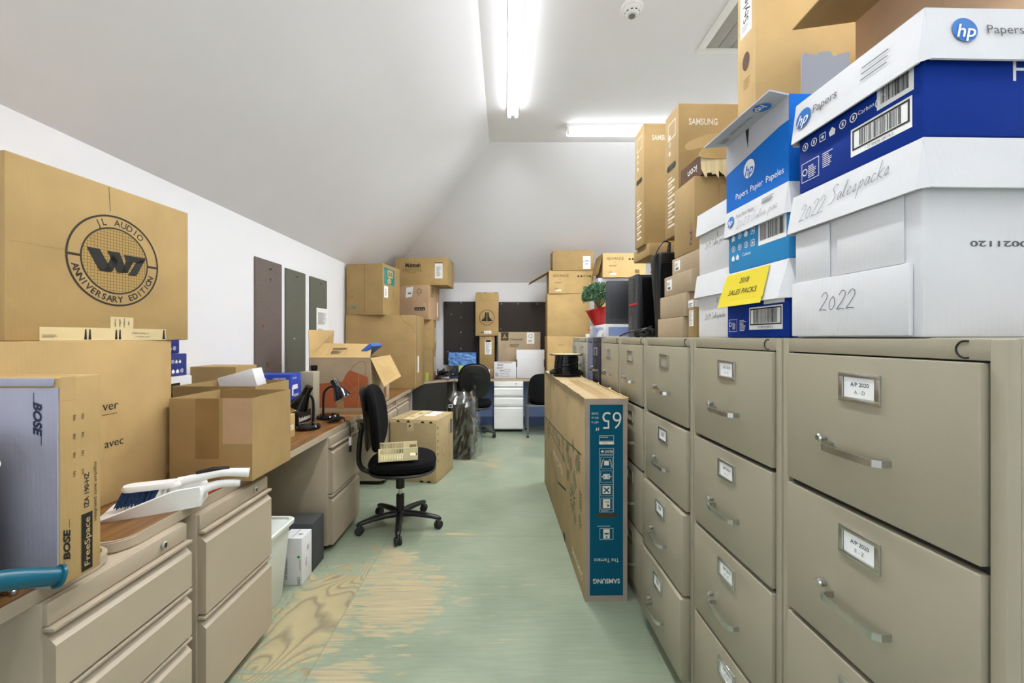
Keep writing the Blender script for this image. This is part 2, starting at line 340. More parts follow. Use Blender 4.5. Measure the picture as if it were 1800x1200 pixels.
def logo_hp(f, u, v, r, disc, ink, rot=0):
    f.disc(u, v, r, disc, 2); f.text('hp', u, v-r*.12*math.cos(rot), r*1.05, ink, rot, .012, .32, k=3)
def icons(f, u, v, sz, n, m, gap=1.25, seed=2):
    rd = random.Random(seed)
    for i in range(n):
        a = u+i*sz*gap; t = rd.random()
        if t < .4: f.ring(a+sz/2, v+sz/2, sz*.36, sz*.47, m, 2, 16); f.rect(a+sz*.38, v+sz*.3, a+sz*.62, v+sz*.7, m, 2)
        elif t < .7: f.frame(a, v, a+sz*.9, v+sz*.9, sz*.09, m, 2); f.disc(a+sz*.45, v+sz*.45, sz*.2, m, 2, 10)
        else: f.poly([(a+sz*.1, v), (a+sz*.8, v), (a+sz*.9, v+sz*.5), (a+sz*.45, v+sz*.95), (a, v+sz*.5)], m, 2)
# ------------------------------------------------------------------ cartons
def frames(mb, w, d, h):
    return {'F': Fr(mb, (-w/2, -d/2, 0), (1, 0, 0), (0, 0, 1)), 'R': Fr(mb, (w/2, -d/2, 0), (0, 1, 0), (0, 0, 1)), 'L': Fr(mb, (-w/2, d/2, 0), (0, -1, 0), (0, 0, 1)),
            'B': Fr(mb, (w/2, d/2, 0), (-1, 0, 0), (0, 0, 1)), 'T': Fr(mb, (-w/2, -d/2, h), (1, 0, 0), (0, 1, 0))}
def corner_loc(c, w, d, rot, which):
    lx, ly = {'nr': (-w/2, d/2), 'nl': (w/2, d/2), 'c': (0, 0)}[which]
    return c[0]+lx*math.cos(rot)-ly*math.sin(rot), c[1]+lx*math.sin(rot)+ly*math.cos(rot)
def carton(name, label, w, d, h, at, z, m=None, rot=0, which='nr', prints=None, group=None, cat='box', seam=True, bev=.004, tape=None, bodym=None):
    m = m or KR; rot = R(rot); x, y = corner_loc(at, w, d, rot, which)
    root = thing(name, label, cat, (x, y, z), rot, group)
    mb = MB(); mb.box(-w/2, w/2, -d/2, d/2, 0, h, m, bev)
    F = frames(mb, w, d, h)
    if seam:
        if w > d: F['T'].rect(.01, d/2-.0015, w-.01, d/2+.0015, SEAM, .5)
        else: F['T'].rect(w/2-.0015, .01, w/2+.0015, d-.01, SEAM, .5)
    if prints: prints(F, w, d, h)
    mb.build('carton_body', root)
    if tape:
        t = MB(); tape(frames(t, w, d, h), w, d, h); t.build('tape_strip', root)
    return root
def sticker(root, w, d, h, fn, name='sticker', label=None):
    mb = MB(); fn(frames(mb, w, d, h)); o = mb.build(name, root)
    if label: o['label'] = label
    return o
def panel(mb, a, b, c, dd, m, t=.004):
    """board panel with thickness from four corners"""
    A, B, C, D = map(Vector, (a, b, c, dd)); n = (B-A).cross(D-A).normalized()*t
    mb.loops([[A, B, C, D], [A+n, B+n, C+n, D+n]], m)
def open_carton(name, label, w, d, h, at, z, m, inner, rot=0, which='nr', prints=None, group=None, flaps=(), t=.005, cat='box'):
    rot = R(rot); x, y = corner_loc(at, w, d, rot, which); root = thing(name, label, cat, (x, y, z), rot, group)
    mb = MB()
    mb.box(-w/2, w/2, -d/2, d/2, 0, t, m)
    mb.box(-w/2, w/2, -d/2, -d/2+t, t, h, m); mb.box(-w/2, w/2, d/2-t, d/2, t, h, m)
    mb.box(-w/2, -w/2+t, -d/2+t, d/2-t, t, h, m); mb.box(w/2-t, w/2, -d/2+t, d/2-t, t, h, m)
    if inner:
        e = .001
        mb.face([(-w/2+t, d/2-t-e, t), (w/2-t, d/2-t-e, t), (w/2-t, d/2-t-e, h), (-w/2+t, d/2-t-e, h)], inner)
        mb.face([(-w/2+t+e, -d/2+t, t), (-w/2+t+e, d/2-t, t), (-w/2+t+e, d/2-t, h), (-w/2+t+e, -d/2+t, h)], inner)
    F = frames(mb, w, d, h)
    if prints: prints(F, w, d, h)
    mb.build('carton_body', root)
    for fl in flaps:       # (four local corners, material, optional print)
        f = MB(); panel(f, *fl[0], fl[1])
        if len(fl) > 2: fl[2](f)
        f.build('flap', root)
    return root
# ================================================================== the room
XL, XR, YB, ZK = -1.84, 3.0, 6.5, 2.17
XC, YC, ZC = -.184, 4.84, 3.58
m = MB(); m.face([(XL, YF, 0), (XR, YF, 0), (XR, YB, 0), (XL, YB, 0)], FLOORM); struct(m, 'floor')
m = MB(); m.box(XL-.1, XL, YF, VY0, 0, ZK, WALL); m.box(XL-.1, XL, VY1, YB, 0, ZK, WALL); m.box(XL-.1, XL, VY0, VY1, 0, VZ0, WALL); m.box(XL-.1, XL, VY0, VY1, VZ1, ZK, WALL); struct(m, 'wall_left')
m = MB(); m.box(XL-.1, XR+.1, YB, YB+.1, 0, ZK, WALL); struct(m, 'wall_back')
m = MB(); m.box(XR, XR+.1, YF, YB, 0, ZC, WALL); struct(m, 'wall_right')
def slab(name, pts, off, mm):
    m = MB(); n = Vector(off); m.loops([[Vector(p) for p in pts], [Vector(p)+n for p in pts]], mm); struct(m, name)
slab('ceiling_left', [(XL, YF, ZK), (XC, YF, ZC), (XC, YC, ZC), (XL, YB, ZK)], (-.06, .0, .08), CEIL)
slab('ceiling_back', [(XL, YB, ZK), (XC, YC, ZC), (XR, YC, ZC), (XR, YB, ZK)], (0, .06, .08), CEIL)
m = MB(); m.box(XC, XR, YF, YC, ZC, ZC+.1, CEIL); struct(m, 'ceiling')
m = MB(); m.box(XL, XR, YF-.1, YF, 0, ZC, WALL); struct(m, 'wall_front')
m = MB(); m.box(XL-.09, XL-.03, VY0, VY1, VZ0, VZ0+.05, WHM); m.box(XL-.09, XL-.03, VY0, VY1, VZ1-.05, VZ1, WHM)
for y in (VY0, (VY0+VY1)/2-.025, VY1-.05): m.box(XL-.09, XL-.03, y, y+.05, VZ0+.05, VZ1-.05, WHM)
wn = struct(m, 'unseen_window_1')  # frame of the unseen window, added to let daylight in
m = MB(); m.face([(XL-.06, VY0, VZ0), (XL-.06, VY1, VZ0), (XL-.06, VY1, VZ1), (XL-.06, VY0, VZ1)], GLASS); struct(m, 'pane', wn)
# ------------------------------------------------------------------ lights and ceiling fittings
def strip_light(label, x0, x1, y0, y1, k=1):
    L = max(x1-x0, y1-y0); rz = 0 if x1-x0 > y1-y0 else R(90)
    root = thing('fluorescent_light', label, 'ceiling light', ((x0+x1)/2, (y0+y1)/2, ZC), rz, 'strip lights on the ceiling')
    m = MB(); m.prism([(-.055, 0), (.055, 0), (.055, -.03), (.03, -.062), (-.03, -.062), (-.055, -.03)], -L/2, L/2, WHM, Matrix(((0, 0, 1, 0), (1, 0, 0, 0), (0, 1, 0, 0), (0, 0, 0, 1)))); m.build('housing', root)
    al = bpy.data.lights.new('lamp_light', 'AREA'); al.shape = 'RECTANGLE'; al.size = L-.1; al.size_y = .09; al.energy = LAMP_W*L/2.43*k; al.color = (.95, .98, 1)
    ao = bpy.data.objects.new('lamp_light', al); COL.objects.link(ao); ao.parent = root; ao.location = (0, 0, -.0635)
    for s in (-1, 1):
        t = MB(); t.cyl(.0165, -L/2+.03, L/2-.03, TUBEM, 14, T(0, s*.036, -.075) @ RY(R(90))); t.build('tube', root)
        for e in (-1, 1):
            h = MB(); h.box(e*(L/2-.02)-.012, e*(L/2-.02)+.012, s*.036-.015, s*.036+.015, -.098, -.03, WHM, .004); h.build('lamp_holder', root)
strip_light('long fluorescent batten running away along the middle of the flat ceiling', .02, .13, 1.72, 4.15, 1.3)
strip_light('fluorescent batten set crosswise near the back slope above the tall boxes', .65, 2.98, 4.42, 4.53, 1.5)
strip_light('added unseen fluorescent batten on the ceiling behind the photographer', .02, .13, -1.2, 1.23, .5)  # out of view; added to even out the light
strip_light('fluorescent batten on the ceiling above the cabinets at the photographer\'s side', 1.25, 1.36, .15, 2.55, .3)  # another unseen batten, put in for flatter light
strip_light('added unseen fluorescent batten near the right wall on the ceiling', 2.3, 2.41, -.4, 2.0, .7)  # unseen too, added as extra light from the right
sm = thing('smoke_detector', 'round white smoke detector on the flat ceiling', 'smoke detector', (wx(1111, 2.86), 2.86, ZC))
m = MB(); m.lathe([(0, 0), (.075, 0), (.075, -.012), (.068, -.018), (0, -.018)], WHM, 36); m.build('base_plate', sm)
m = MB(); m.lathe([(.058, -.018), (.058, -.032), (.048, -.04), (.048, -.052), (.036, -.062), (0, -.062)], WHP, 36)
for i in range(10): m.box(.047, .0495, -.007, .007, -.05, -.042, GRYP, M=RZ(R(36*i)))
m.build('sensor_dome', sm)
m = MB(); m.cyl(.022, -.068, -.062, GRY, 24); m.build('sensor_mesh', sm)
# attic hatch / panelled vent in the ceiling
hx0, hx1, hy0, hy1 = wx(1222, 3.31), 2.5, 2.2, 3.30
hv = thing('ceiling_hatch', 'grey boarded hatch with a white frame in the ceiling behind the tall carton', 'hatch', ((hx0+hx1)/2, (hy0+hy1)/2, ZC))
hw, hd = (hx1-hx0)/2, (hy1-hy0)/2
HATCH = mat('hatch_boards', '#a9a6a0', .7, var=.05)
m = MB()
for i in range(9):
    a = -hw+.05+i*(2*hw-.1)/9; m.box(a+.002, a+(2*hw-.1)/9-.002, -hd+.05, hd-.05, -.012, 0, HATCH, .002)
m.build('boards', hv)
m = MB(); m.box(-hw, hw, hd-.05, hd, -.022, 0, WHM, .004); m.box(-hw, hw, -hd, -hd+.05, -.022, 0, WHM, .004); m.box(-hw, -hw+.05, -hd+.05, hd-.05, -.022, 0, WHM, .004); m.box(hw-.05, hw, -hd+.05, hd-.05, -.022, 0, WHM, .004)
m.build('hatch_frame', hv)
# ------------------------------------------------------------------ pin boards
def pin(parent, x, z, mm, r=.006):
    m = MB(); m.lathe([(r*.5, 0), (r*.5, .006), (r, .008), (r, .012), (0, .014)], mm, 10, T(x, 0, z) @ RX(R(90))); m.build('pin', parent)
def strip(label, y0, y1, mm, z0, z1, pins):
    root = thing('pinboard_strip', label, 'pinboard', (XL, (y0+y1)/2, z0), R(90), 'felt pinboard strips on the left wall'); w = y1-y0
    m = MB(); m.box(-w/2, w/2, -.013, 0, 0, z1-z0, mm, .004); m.build('felt_board', root)
    for u, v, k in pins:
        m = MB(); m.lathe([(.003, 0), (.003, .006), (.007, .009), (.007, .013), (0, .015)], k, 10, T(u*w-w/2, -.013, v) @ RX(R(90))); m.build('pin', root)
strip('tall brown felt pinboard strip on the white wall, nearest to the camera', 3.06, 3.424, BOARD, .93, 1.915, [(.5, .92, BLK), (.52, .845, BRASS), (.25, .48, REDP), (.4, .19, BRASS), (.95, .18, WHP)])
strip('olive felt pinboard strip between two others on the white wall', 3.486, 3.83, BOARDG, .93, 1.902, [(.5, .92, BLK), (.35, .38, WHP)])
strip('felt pinboard strip with a white sheet pinned to it', 3.92, 4.29, BOARDG, .93, 1.898, [(.58, .92, BLK)])
m = MB(); m.box(-.135, .135, -.0022, -.0004, 0, .36, PAPER)
f = Fr(m, (-.135, -.0022, 0), (1, 0, 0), (0, 0, 1), .0004); f.scrib(.03, .2, .2, .12, INKG, .002); f.scrib(.03, .06, .12, .1, INKG, .002)
tag(m.build('pinned_sheet', loc=(XL+.0136, 4.18, 1.25), rot=(0, 0, R(90))), 'white printed sheet pinned over the felt strip beside the big cartons', 'paper')
def backboard(label, x0, x1, z0, z1, pins):
    root = thing('pinboard', label, 'pinboard', ((x0+x1)/2, YB, z0), 0); w = x1-x0
    m = MB(); m.box(-w/2, w/2, -.016, -.003, 0, z1-z0, BOARDK, .003); m.build('felt_board', root)
    for u, v in pins:
        m = MB(); m.lathe([(.003, 0), (.003, .004), (.009, .006), (0, .009)], CHROME, 10, T(u-w/2, -.016, v) @ RX(R(90))); m.build('screw', root)
backboard('black felt pinboard on the back wall left of the tall narrow carton', -.955, -.13, .90, 1.877, [(.27, .96), (.27, .73), (.27, .5), (.27, .25), (.12, .78), (.07, .2)])
backboard('black felt pinboard on the back wall right of the tall narrow carton', -.10, .78, .90, 1.872, [(.04, .94), (.30, .94), (.03, .55), (.6, .94)])
# ------------------------------------------------------------------ worktops
DZ = .74
def worktop(name, label, poly, legs, z=DZ, extra=None):
    cx = sum(p[0] for p in poly)/len(poly); cy = sum(p[1] for p in poly)/len(poly)
    root = thing(name, label, 'desk', (cx, cy, 0), 0, 'laminate desks around the room')
    P = [(x-cx, y-cy) for x, y in poly]
    m = MB(); m.prism(P, z-.034, z-.0012, PEDG if extra == 'g' else PED, bev=.004); m.build('edge_band', root)
    m = MB(); n = len(P); m.prism([(x*(1-.012/max(.1, math.hypot(x, y)))*1, y*(1-.012/max(.1, math.hypot(x, y)))) for x, y in P], z-.0016, z, OAK); m.build('laminate_top', root)
    for (x0, x1, y0, y1) in legs:
        m = MB(); m.box(x0-cx, x1-cx, y0-cy, y1-cy, .0, z-.034, PEDG, .003); m.build('panel_leg', root)
    return root
XE = -1.08
worktop('desk', 'oak laminate desk top nearest the camera, carrying the small upright carton', rrect(XL+.004, XE, -1.0, 1.172, .06), [(-1.80, -1.13, -.98, -.95)])
worktop('desk', 'long oak laminate desk top with the dustpan and the black lamps on it', rrect(XL+.004, XE-.01, 1.178, 3.10, .06), [])
worktop('desk', 'oak laminate desk under the huge plain carton and the open carton', rrect(XL+.004, -1.07, 3.12, 4.95, .03), [(-1.8, -1.10, 4.925, 4.948)])
worktop('corner_desk', 'corner desk with a slanted front edge in the back left corner', [(XL+.004, 4.97), (-1.07, 4.97), (-1.07, 5.55), (-.72, 5.86), (-.72, YB-.004), (XL+.004, YB-.004)], [(-.745, -.72, 5.95, 6.45)])
m = MB(); m.prism([(-1.55, 5.35), (-1.2, 5.35), (-.80, 5.75), (-.80, 5.765), (-1.21, 5.37), (-1.55, 5.37)], .02, DZ-.036, mat('panel_shade', '#2b2924', .6)); o = m.build('added_panel', COL.objects['corner_desk']); o.location = (-COL.objects['corner_desk'].location.x, -COL.objects['corner_desk'].location.y, 0); o['label'] = 'dark panel added for the shade under the slanted edge'  # dark sheet added where the corner lies in shade
bd = worktop('desk', 'desk against the back wall with boxes and two chairs at it', rrect(-.715, 1.95, 5.86, YB-.004, .02), [(1.90, 1.93, 5.9, 6.45)])
m = MB(); m.box(-.68-.617, 1.9-.617, .12, .135, .13, .70, BLUEW); m.box(-.68-.617, 1.9-.617, .118, .136, .0, .13, BLUEBASE); o = m.build('added_panel', bd); o['label'] = 'added blue panel before the wall under the desk'  # panel added for the wall below the desk, which looks blue
# ------------------------------------------------------------------ under-desk drawer pedestals
def pedestal(label, xf, y0, y1, heights, m_=None, rot=90, depth=.56, at=None, top=.704, red=False):
    m_ = m_ or PED; w = y1-y0
    root = thing('drawer_pedestal', label, 'drawer cabinet', at or (xf, (y0+y1)/2, 0), R(rot), 'drawer pedestals under the desks')
    m = MB(); m.box(-w/2, w/2, .018, depth, .035, top, m_, .004); m.box(-w/2+.02, w/2-.02, .05, depth-.03, 0, .035, RUB); m.box(-w/2+.004, w/2-.004, .006, .03, top-.055, top-.002, m_, .003)
    m.build('pedestal_body', root)
    m = MB(); m.cyl(.011, 0, .008, CHROME, 18, T(w/2-.10, .006, top-.028) @ RX(R(90)), .002); m.box(w/2-.1015, w/2-.0985, -.0035, -.002, top-.035, top-.021, INK); m.build('lock', root)
    z = top-.06
    for h in heights:
        d = MB(); prof = [(.020, z-h+.012), (-.012, z-h+.012), (-.012, z-.040), (.014, z-.014), (.020, z-.014)]
        d.loops([[(-w/2+.006, y, zz) for y, zz in prof], [(w/2-.006, y, zz) for y, zz in prof]], m_)
        dr = d.build('drawer', root)
        p = MB(); p.box(-w/2+.002, w/2-.002, -.012, .016, z-.007, z+.003, m_, .002); p.build('finger_lip', dr)
        z -= h
    return root
pedestal('beige three-drawer pedestal nearest the camera, under the joint of two desks', -1.055, .965, 1.398, [.162, .162, .29])
pedestal('beige two-drawer pedestal next to the white waste bin', -1.055, 1.452, 1.872, [.30, .315])
pedestal('beige two-drawer pedestal below the black desk lamps', -1.075, 2.575, 3.06, [.30, .315])
pedestal('pale pedestal with a red lock behind the swivel chair back', -1.09, 3.74, 4.17, [.30, .315])
pedestal('pale two-drawer pedestal under the huge plain carton', -1.09, 4.19, 4.68, [.30, .315])
pedestal('white three-drawer pedestal under the back desk between the two chairs', 0, -.205, .205, [.135, .135, .33], PEDW, 0, .42, (wx(894, 5.83), 5.83, 0))
# ------------------------------------------------------------------ left side: cartons
def p_w7(F, w, d, h):
    f = F['R']; u, v = .311, .283
    f.ring(u, v, .1545, .161, INKB, 2, 72); f.ring(u, v, .113, .1185, INKB, 2, 72)
    f.disc(u, v, .113, mat('logo_ground', '#b08f52', .8), 1, 64)
    for i in range(-10, 11):
        x = i*.0106; q = math.sqrt(max(0, .112**2-x*x)); f.rect(u+x-.0005, v-q, u+x+.0005, v+q, INKB, 1.5); f.rect(u-q, v+x-.0005, u+q, v+x+.0005, INKB, 1.5)
    for s in (-1, 1): f.rect(u+s*.118 if s > 0 else u-.155, v-.004, u+.155 if s > 0 else u-.118, v+.004, INKB, 2)
    f.arc('JL AUDIO', u, v, .1365, .022, INKB, 84, 9.6, True, .012)
    f.arc('ANNIVERSARY EDITION', u, v, .1365, .020, INKB, 268, 8.0, False, .03)
    for poly in ([(663, 957), (737, 968), (815, 1118), (738, 1112)], [(760, 1116), (812, 1118), (850, 1050), (818, 1000)], [(785, 980), (860, 988), (912, 1128), (845, 1124)], [(865, 1127), (912, 1128), (952, 1050), (905, 1046)], [(886, 1002), (1040, 1025), (1020, 1062), (903, 1046)], [(1040, 1025), (975, 1147), (915, 1145), (972, 1054)]):
        f.poly([(u+(x-842)*.00055, v-(y-1048-.17*(x-842))*.00053) for x, y in poly][::-1], INK, 4)
    f.line([(.285, h-.004), (.29, h-.09)], .002, SEAM, 1)
    f.line([(.01, .29), (.16, .292)], .0012, KR4, 1)
def t_w7(F, w, d, h):
    f = F['R']; f.rect(.082, 0, .505, .043, TAPEL, 1.5); Fb = F['F']
    for u in (.205, .305): 
        for k in (0, .013): f.poly([(u+k, .003), (u+k+.009, .003), (u+k+.007, .038), (u+k+.003, .038)], INK, 3)
    f.poly([(.49, .003), (.502, .003), (.5, .04), (.494, .04)], INK, 3)
    f.text('if Seal is broken or', .40, .027, .006, INK, 0, k=3); f.text('or damaged, inspect', .41, .014, .005, INK, 0, k=3); f.scrib(.088, .01, .05, .012, INKB, .0014)
r = carton('carton', 'big kraft carton with a round printed emblem, on top of another big carton', .36, .613, .545, (-1.425, 1.19), 1.31, KR, -5.7, 'nr', p_w7, 'cartons on the left desks', tape=t_w7)
def s_(F):
    f = F['R']; f.rect(.29, .043, .372, .084, TAPEL, 2)
    for i, t in enumerate(('seal or', 'maged', 't before', 'ept')): f.text(t, .305+i*.016, .063, .007, INK, R(90), k=4)
sticker(r, .36, .613, .545, s_)
def p_er(F, w, d, h):
    f = F['R']; y0 = 1.085
    f.text('ver', 1.462-y0, 1.083-DZ, .030, INK, 0, k=2); f.rect(1.43-y0, 1.052-DZ, 1.487-y0, 1.054-DZ, INK, 2); f.text('avec', 1.475-y0, .952-DZ, .028, INK, 0, k=2)
    f.rect(d-.035, .03, d-.004, .06, TAPE, 1); f.rect(d-.04, h-.17, d-.004, h-.03, TAPE, 1)
carton('carton', 'big kraft carton carrying the emblem carton, standing behind the upright box', .44, .645, .569, (-1.38, 1.085), DZ, KR3, 0, 'nr', p_er, 'cartons on the left desks')
def p_bose(F, w, d, h):
    f = F['F']; f.text('BOSE', w-.046, h-.095, .018, NAVYI, R(-90), .045, .28, fit=.080, k=2); f.rect(w-.0555, h-.058, w-.054, h-.034, NAVYI, 2); f.rect(w-.038, h-.156, w-.0365, h-.134, NAVYI, 2)
    g = F['R']; g.text('BOSE', .016, .093, .014, INK, R(90), .045, .28, fit=.075, k=2); g.rect(.0095, .035, .0105, .055, INK, 2); g.rect(.0215, .13, .0225, .15, INK, 2)
    g.rect(.05, .008, .077, .148, INK, 2); g.text('FreeSpace', .0635, .078, .013, KR3, R(90), .01, k=3, fit=.118); g.text('IZA 190-HZ', .0625, .205, .011, INK, R(90), .012, k=2, fit=.085); g.text('integrated zone amplifier', .0835, .195, .0075, INKB, R(90), k=2, fit=.15)
    for i in range(4):
        for u in (.03, .05): g.scrib(u, h-.105-i*.045, .008, .018, INKB, .0014)
    g.rect(0, h-.055, .035, h, TAPE, 1)
rb = carton('carton', 'upright slim carton with a daylight-tinted front on the near desk edge', .40, .10, .487, (-1.032, .968), DZ, KR, 0, 'nr', p_bose, 'cartons on the left desks', bodym=LILAC)
m = MB(); m.box(-.2, .199, -.0535, -.0502, .0, .463, LILAC, .001); o = m.build('daylit_front', rb); o['label'] = 'carton front with cool daylight put into its lilac'  # front sheet carries the bluish daylight in its colour
m = MB(); fb = Fr(m, (-.2, -.0537, 0), (1, 0, 0), (0, 0, 1)); p_bose({'F': fb, 'R': Fr(MB(), (0, 0, 0), (0, 1, 0), (0, 0, 1))}, .4, .1, .487); m.build('print', rb)
m = MB(); m.box(-.2, .19, -.056, -.05, .467, .486, LILAC, .002); m.build('lid_edge', rb)
carton('carton', 'black case added in the shadow under the small banded carton, left picture edge', .22, .17, .192, (-1.10, .74), DZ, BLK, 0, 'nr', None, None, 'case', seam=False)  # black support added where only a shaded carton face looks dark
def p_band(F, w, d, h):
    f = F['R']; f.rect(0, h-.085, d, h-.045, INK, 1); f.ring(.155, h-.065, .014, .0165, INKW, 2, 24)
carton('carton', 'small kraft carton with a black band at the left picture edge', .22, .17, .178, (-1.10, .74), DZ+.192, KRG, 0, 'nr', p_band, 'cartons on the left desks')
# teal tape gun
tg = thing('tape_dispenser', 'tape dispenser with a teal handle at the near desk edge', 'tape dispenser', (-1.175, .63, DZ))
m = MB(); pts = smooth_path([(.05, .02, .10), (.105, .11, .112), (.14, .215, .086), (.175, .305, .046)], 5); n = len(pts)
m.tube(pts, [.019+.004*math.sin(PI*min(1, i/(n-1)+.1)) for i in range(n)], TEALP, 14); m.build('handle', tg)
m = MB(); m.lathe([(.020, -.0), (.025, .002), (.025, .008), (.017, .012), (0, .012)], TEALP, 14, T(.174, .302, .047) @ RZ(R(68)) @ RY(R(110))); m.cyl(.006, .0121, .0135, INK, 10, T(.174, .302, .047) @ RZ(R(68)) @ RY(R(110))); m.build('end_cap', tg)
m = MB(); m.cyl(.05, -.025, .025, TAPE, 28, T(0, 0, .052) @ RX(R(90)), .003); m.build('tape_roll', tg)
m = MB(); m.box(-.01, .07, -.031, -.027, .03, .11, STEEL, .002); m.box(-.01, .07, .027, .031, .03, .11, STEEL, .002); m.build('frame', tg)
m = MB(); m.tube([(-1.19, .935, DZ+.006), (-1.14, .94, DZ+.007), (-1.112, .942, DZ+.012)], [.006, .005, .003], STEEL, 8); m.cyl(.008, 0, .012, CHROME, 12, T(-1.108, .942, DZ+.001), .002)
tag(m.build('screwdriver'), 'small metal tool lying on the near desk edge under the teal handle', 'tool')
# dustpan with its brush
dp = thing('dustpan', 'white plastic dustpan lying on the oak desk', 'dustpan', (-1.185, 1.425, DZ), R(25))
m = MB(); L_ = .27; rings = []
for i in range(10):
    t = i/9; x = -.14+t*L_; w = .15-.055*t**2; hh = .006+.066*min(1, t*1.35); 
    rings.append([(x, -w/2-.006, hh), (x, -w/2+.006, .006), (x, 0, .004), (x, w/2-.006, .006), (x, w/2+.006, hh), (x, w/2+.009, hh-.003), (x, w/2, 0), (x, 0, 0), (x, -w/2, 0), (x, -w/2-.009, hh-.003)])
m.loops(rings, WHP); m.box(.115, .135, -.052, .052, 0, .06, WHP, .006); m.build('pan', dp)
m = MB(); m.tube(smooth_path([(.13, 0, .045), (.18, 0, .055), (.24, 0, .05)], 5), [.018, .017, .016, .015, .015, .014, .014, .014, .014, .013, .012], WHP, 12); m.build('handle', dp)
br = thing('hand_brush', 'white hand brush with dark blue bristles lying in the dustpan', 'brush', (-1.20, 1.428, DZ+.066), R(23))
m = MB(); m.loops([[(x*sx, y*sy, z) for x, y in rrect(-.085, .085, -.028, .028, .026)] for z, sx, sy in ((0, .96, .93), (.004, 1, 1), (.012, 1, 1), (.018, .96, .9))], WHP); m.build('brush_head', br)
m = MB(); pts = smooth_path([(.07, 0, .010), (.13, 0, .02), (.20, 0, .028), (.28, 0, .018)], 5); m.tube(pts, [.018-.004*math.sin(i/len(pts)*PI) for i in range(len(pts))], WHP, 12); h_ = m.build('handle', br)
m = MB(); m.tube([(.12, -.0, .0365), (.17, 0, .043), (.22, 0, .043)], [.006, .0095, .006], BLK, 10); m.build('grip', h_)
m = MB(); rd = random.Random(4)
for i in range(300):
    x, y = rd.uniform(-.08, .075), rd.uniform(-.022, .022); l = rd.uniform(.04, .052); dx = -.018+rd.uniform(-.005, .005)
    k = BRISB if x < .02 else WHP
    m.face([(x-.0018, y, 0), (x+.0018, y, 0), (x+.0018+dx, y-.004, -l), (x-.0018+dx, y-.004, -l)], k)
o = m.build('bristles', br); o['kind'] = 'stuff'
m = MB(); m.box(-.035, .035, -.05, .05, 0, .008, REDP, .003); f = Fr(m, (-.035, -.05, .008), (1, 0, 0), (0, 1, 0)); f.rect(.012, .004, .06, .045, PAPER, 2); f.scrib(.016, .01, .03, .02, INKR, .0014)
tag(m.build('packet', loc=(-1.135, 1.585, DZ), rot=(0, 0, R(-15))), 'red and white packet lying beyond the dustpan', 'packet')
# open cartons on the long desk
def p_open(F, w, d, h):
    f = F['F']; f.rect(w-.23, .09, w-.135, h, CLEART, 1); f.rect(w-.24, 0, w-.13, .012, CLEART, 1); f.rect(w-.12, .15, w, h, KRP, .6)  # pinkish corner stands for the part of the front outside the shadow
open_carton('open_carton', 'open topless kraft carton overhanging the front edge of the long desk', .335, .30, .334, (-1.022, 1.69), DZ, KR2, None, 0, 'nr', p_open, 'cartons on the left desks')
open_carton('open_carton', 'open kraft carton with a white box in it, behind the topless one', .40, .31, .345, (-1.20, 2.01), DZ, KR2, None, 0, 'nr', None, 'cartons on the left desks')
m = MB(); m.box(-.085, .085, -.05, .06, -.06, .03, WB, .003, RY(R(-16))); f = Fr(m, Vector((-.1, -.06, -.09)), (1, 0, 0), (0, 0, 1)); 
wbx = m.build('white_carton', loc=(-1.345, 2.13, DZ+.372), rot=(0, 0, R(8))); tag(wbx, 'white carton lying tilted inside the open kraft carton', 'box')
carton('carton', 'kraft carton peeping up behind the open ones by the wall', .26, .2, .415, (-1.52, 2.36), DZ, KR2, 0, 'nr', None, 'cartons on the left desks')
def p_ream(F, w, d, h):
    f = F['F']; icons(f, w-.10, .015, .022, 4, INKW); 
    g = F['R']; icons(g, d-.10, .015, .022, 3, INKW)
def p_ream2(F, w, d, h):
    p_ream(F, w, d, h); f = F['R']; icons(f, d-.10, .065, .018, 3, INKW, seed=5)
carton('carton', 'white paper carton at the foot of the blue stack by the wall', .18, .24, .385, (-1.625, 1.93), DZ, WB, 0, 'nr', lambda F, w, d, h: (F['R'].rect(d-.14, h-.11, d-.08, h-.03, INK, 1), F['R'].rect(d-.13, h-.08, d-.09, h-.06, INKW, 2), F['R'].disc(d-.03, h-.05, .008, INK, 1)), 'paper cartons by the left wall')
carton('carton', 'navy paper carton in the middle of the stack by the wall', .17, .24, .112, (-1.652, 1.93), DZ+.386, NAVY, 0, 'nr', p_ream2, 'paper cartons by the left wall')
carton('carton', 'navy paper carton on top of the stack, behind the emblem carton', .13, .24, .11, (-1.69, 1.93), DZ+.499, NAVY, 0, 'nr', p_ream, 'paper cartons by the left wall')
def p_blue(F, w, d, h):
    f = F['F']; f.bars(.03, h-.032, .11, h-.02, INKW, 3); f.bars(.15, h-.032, .23, h-.02, INKW, 4)
    g = F['R']; g.bars(.03, h-.032, .09, h-.022, INKW, 5); g.rect(.03, h-.10, .11, h-.07, INKW, 2); g.bars(.05, h-.148, .12, h-.132, INKW, 6); g.rect(.02, .06, .04, .12, INKW, 2)
carton('carton', 'royal blue carton with white print below the felt strips', .26, .17, .20, (-1.385, 2.70), DZ+.14, BLUEB, 5, 'nr', p_blue, 'cartons on the left desks')
carton('carton', 'low kraft carton under the royal blue carton', .32, .22, .139, (-1.42, 2.68), DZ, KR2, 0, 'nr', None, 'cartons on the left desks')
carton('carton', 'plain cream carton between the blue carton and the open one', .10, .10, .335, (-1.36, 2.965), DZ, mat('carton_cream', '#a39a85', .6), 0, 'nr', None, 'cartons on the left desks')
m = MB(); m.tube([(0, 0, 0), (0, 0, .34)], .022, BLK, 16); m.cyl(.026, .34, .375, BLKG, 18, None, .006); m.cyl(.035, 0, .012, BLK, 18)
tag(m.build('black_bottle', loc=(-1.42, 3.105, DZ)), 'slim black bottle standing against the open carton', 'bottle')
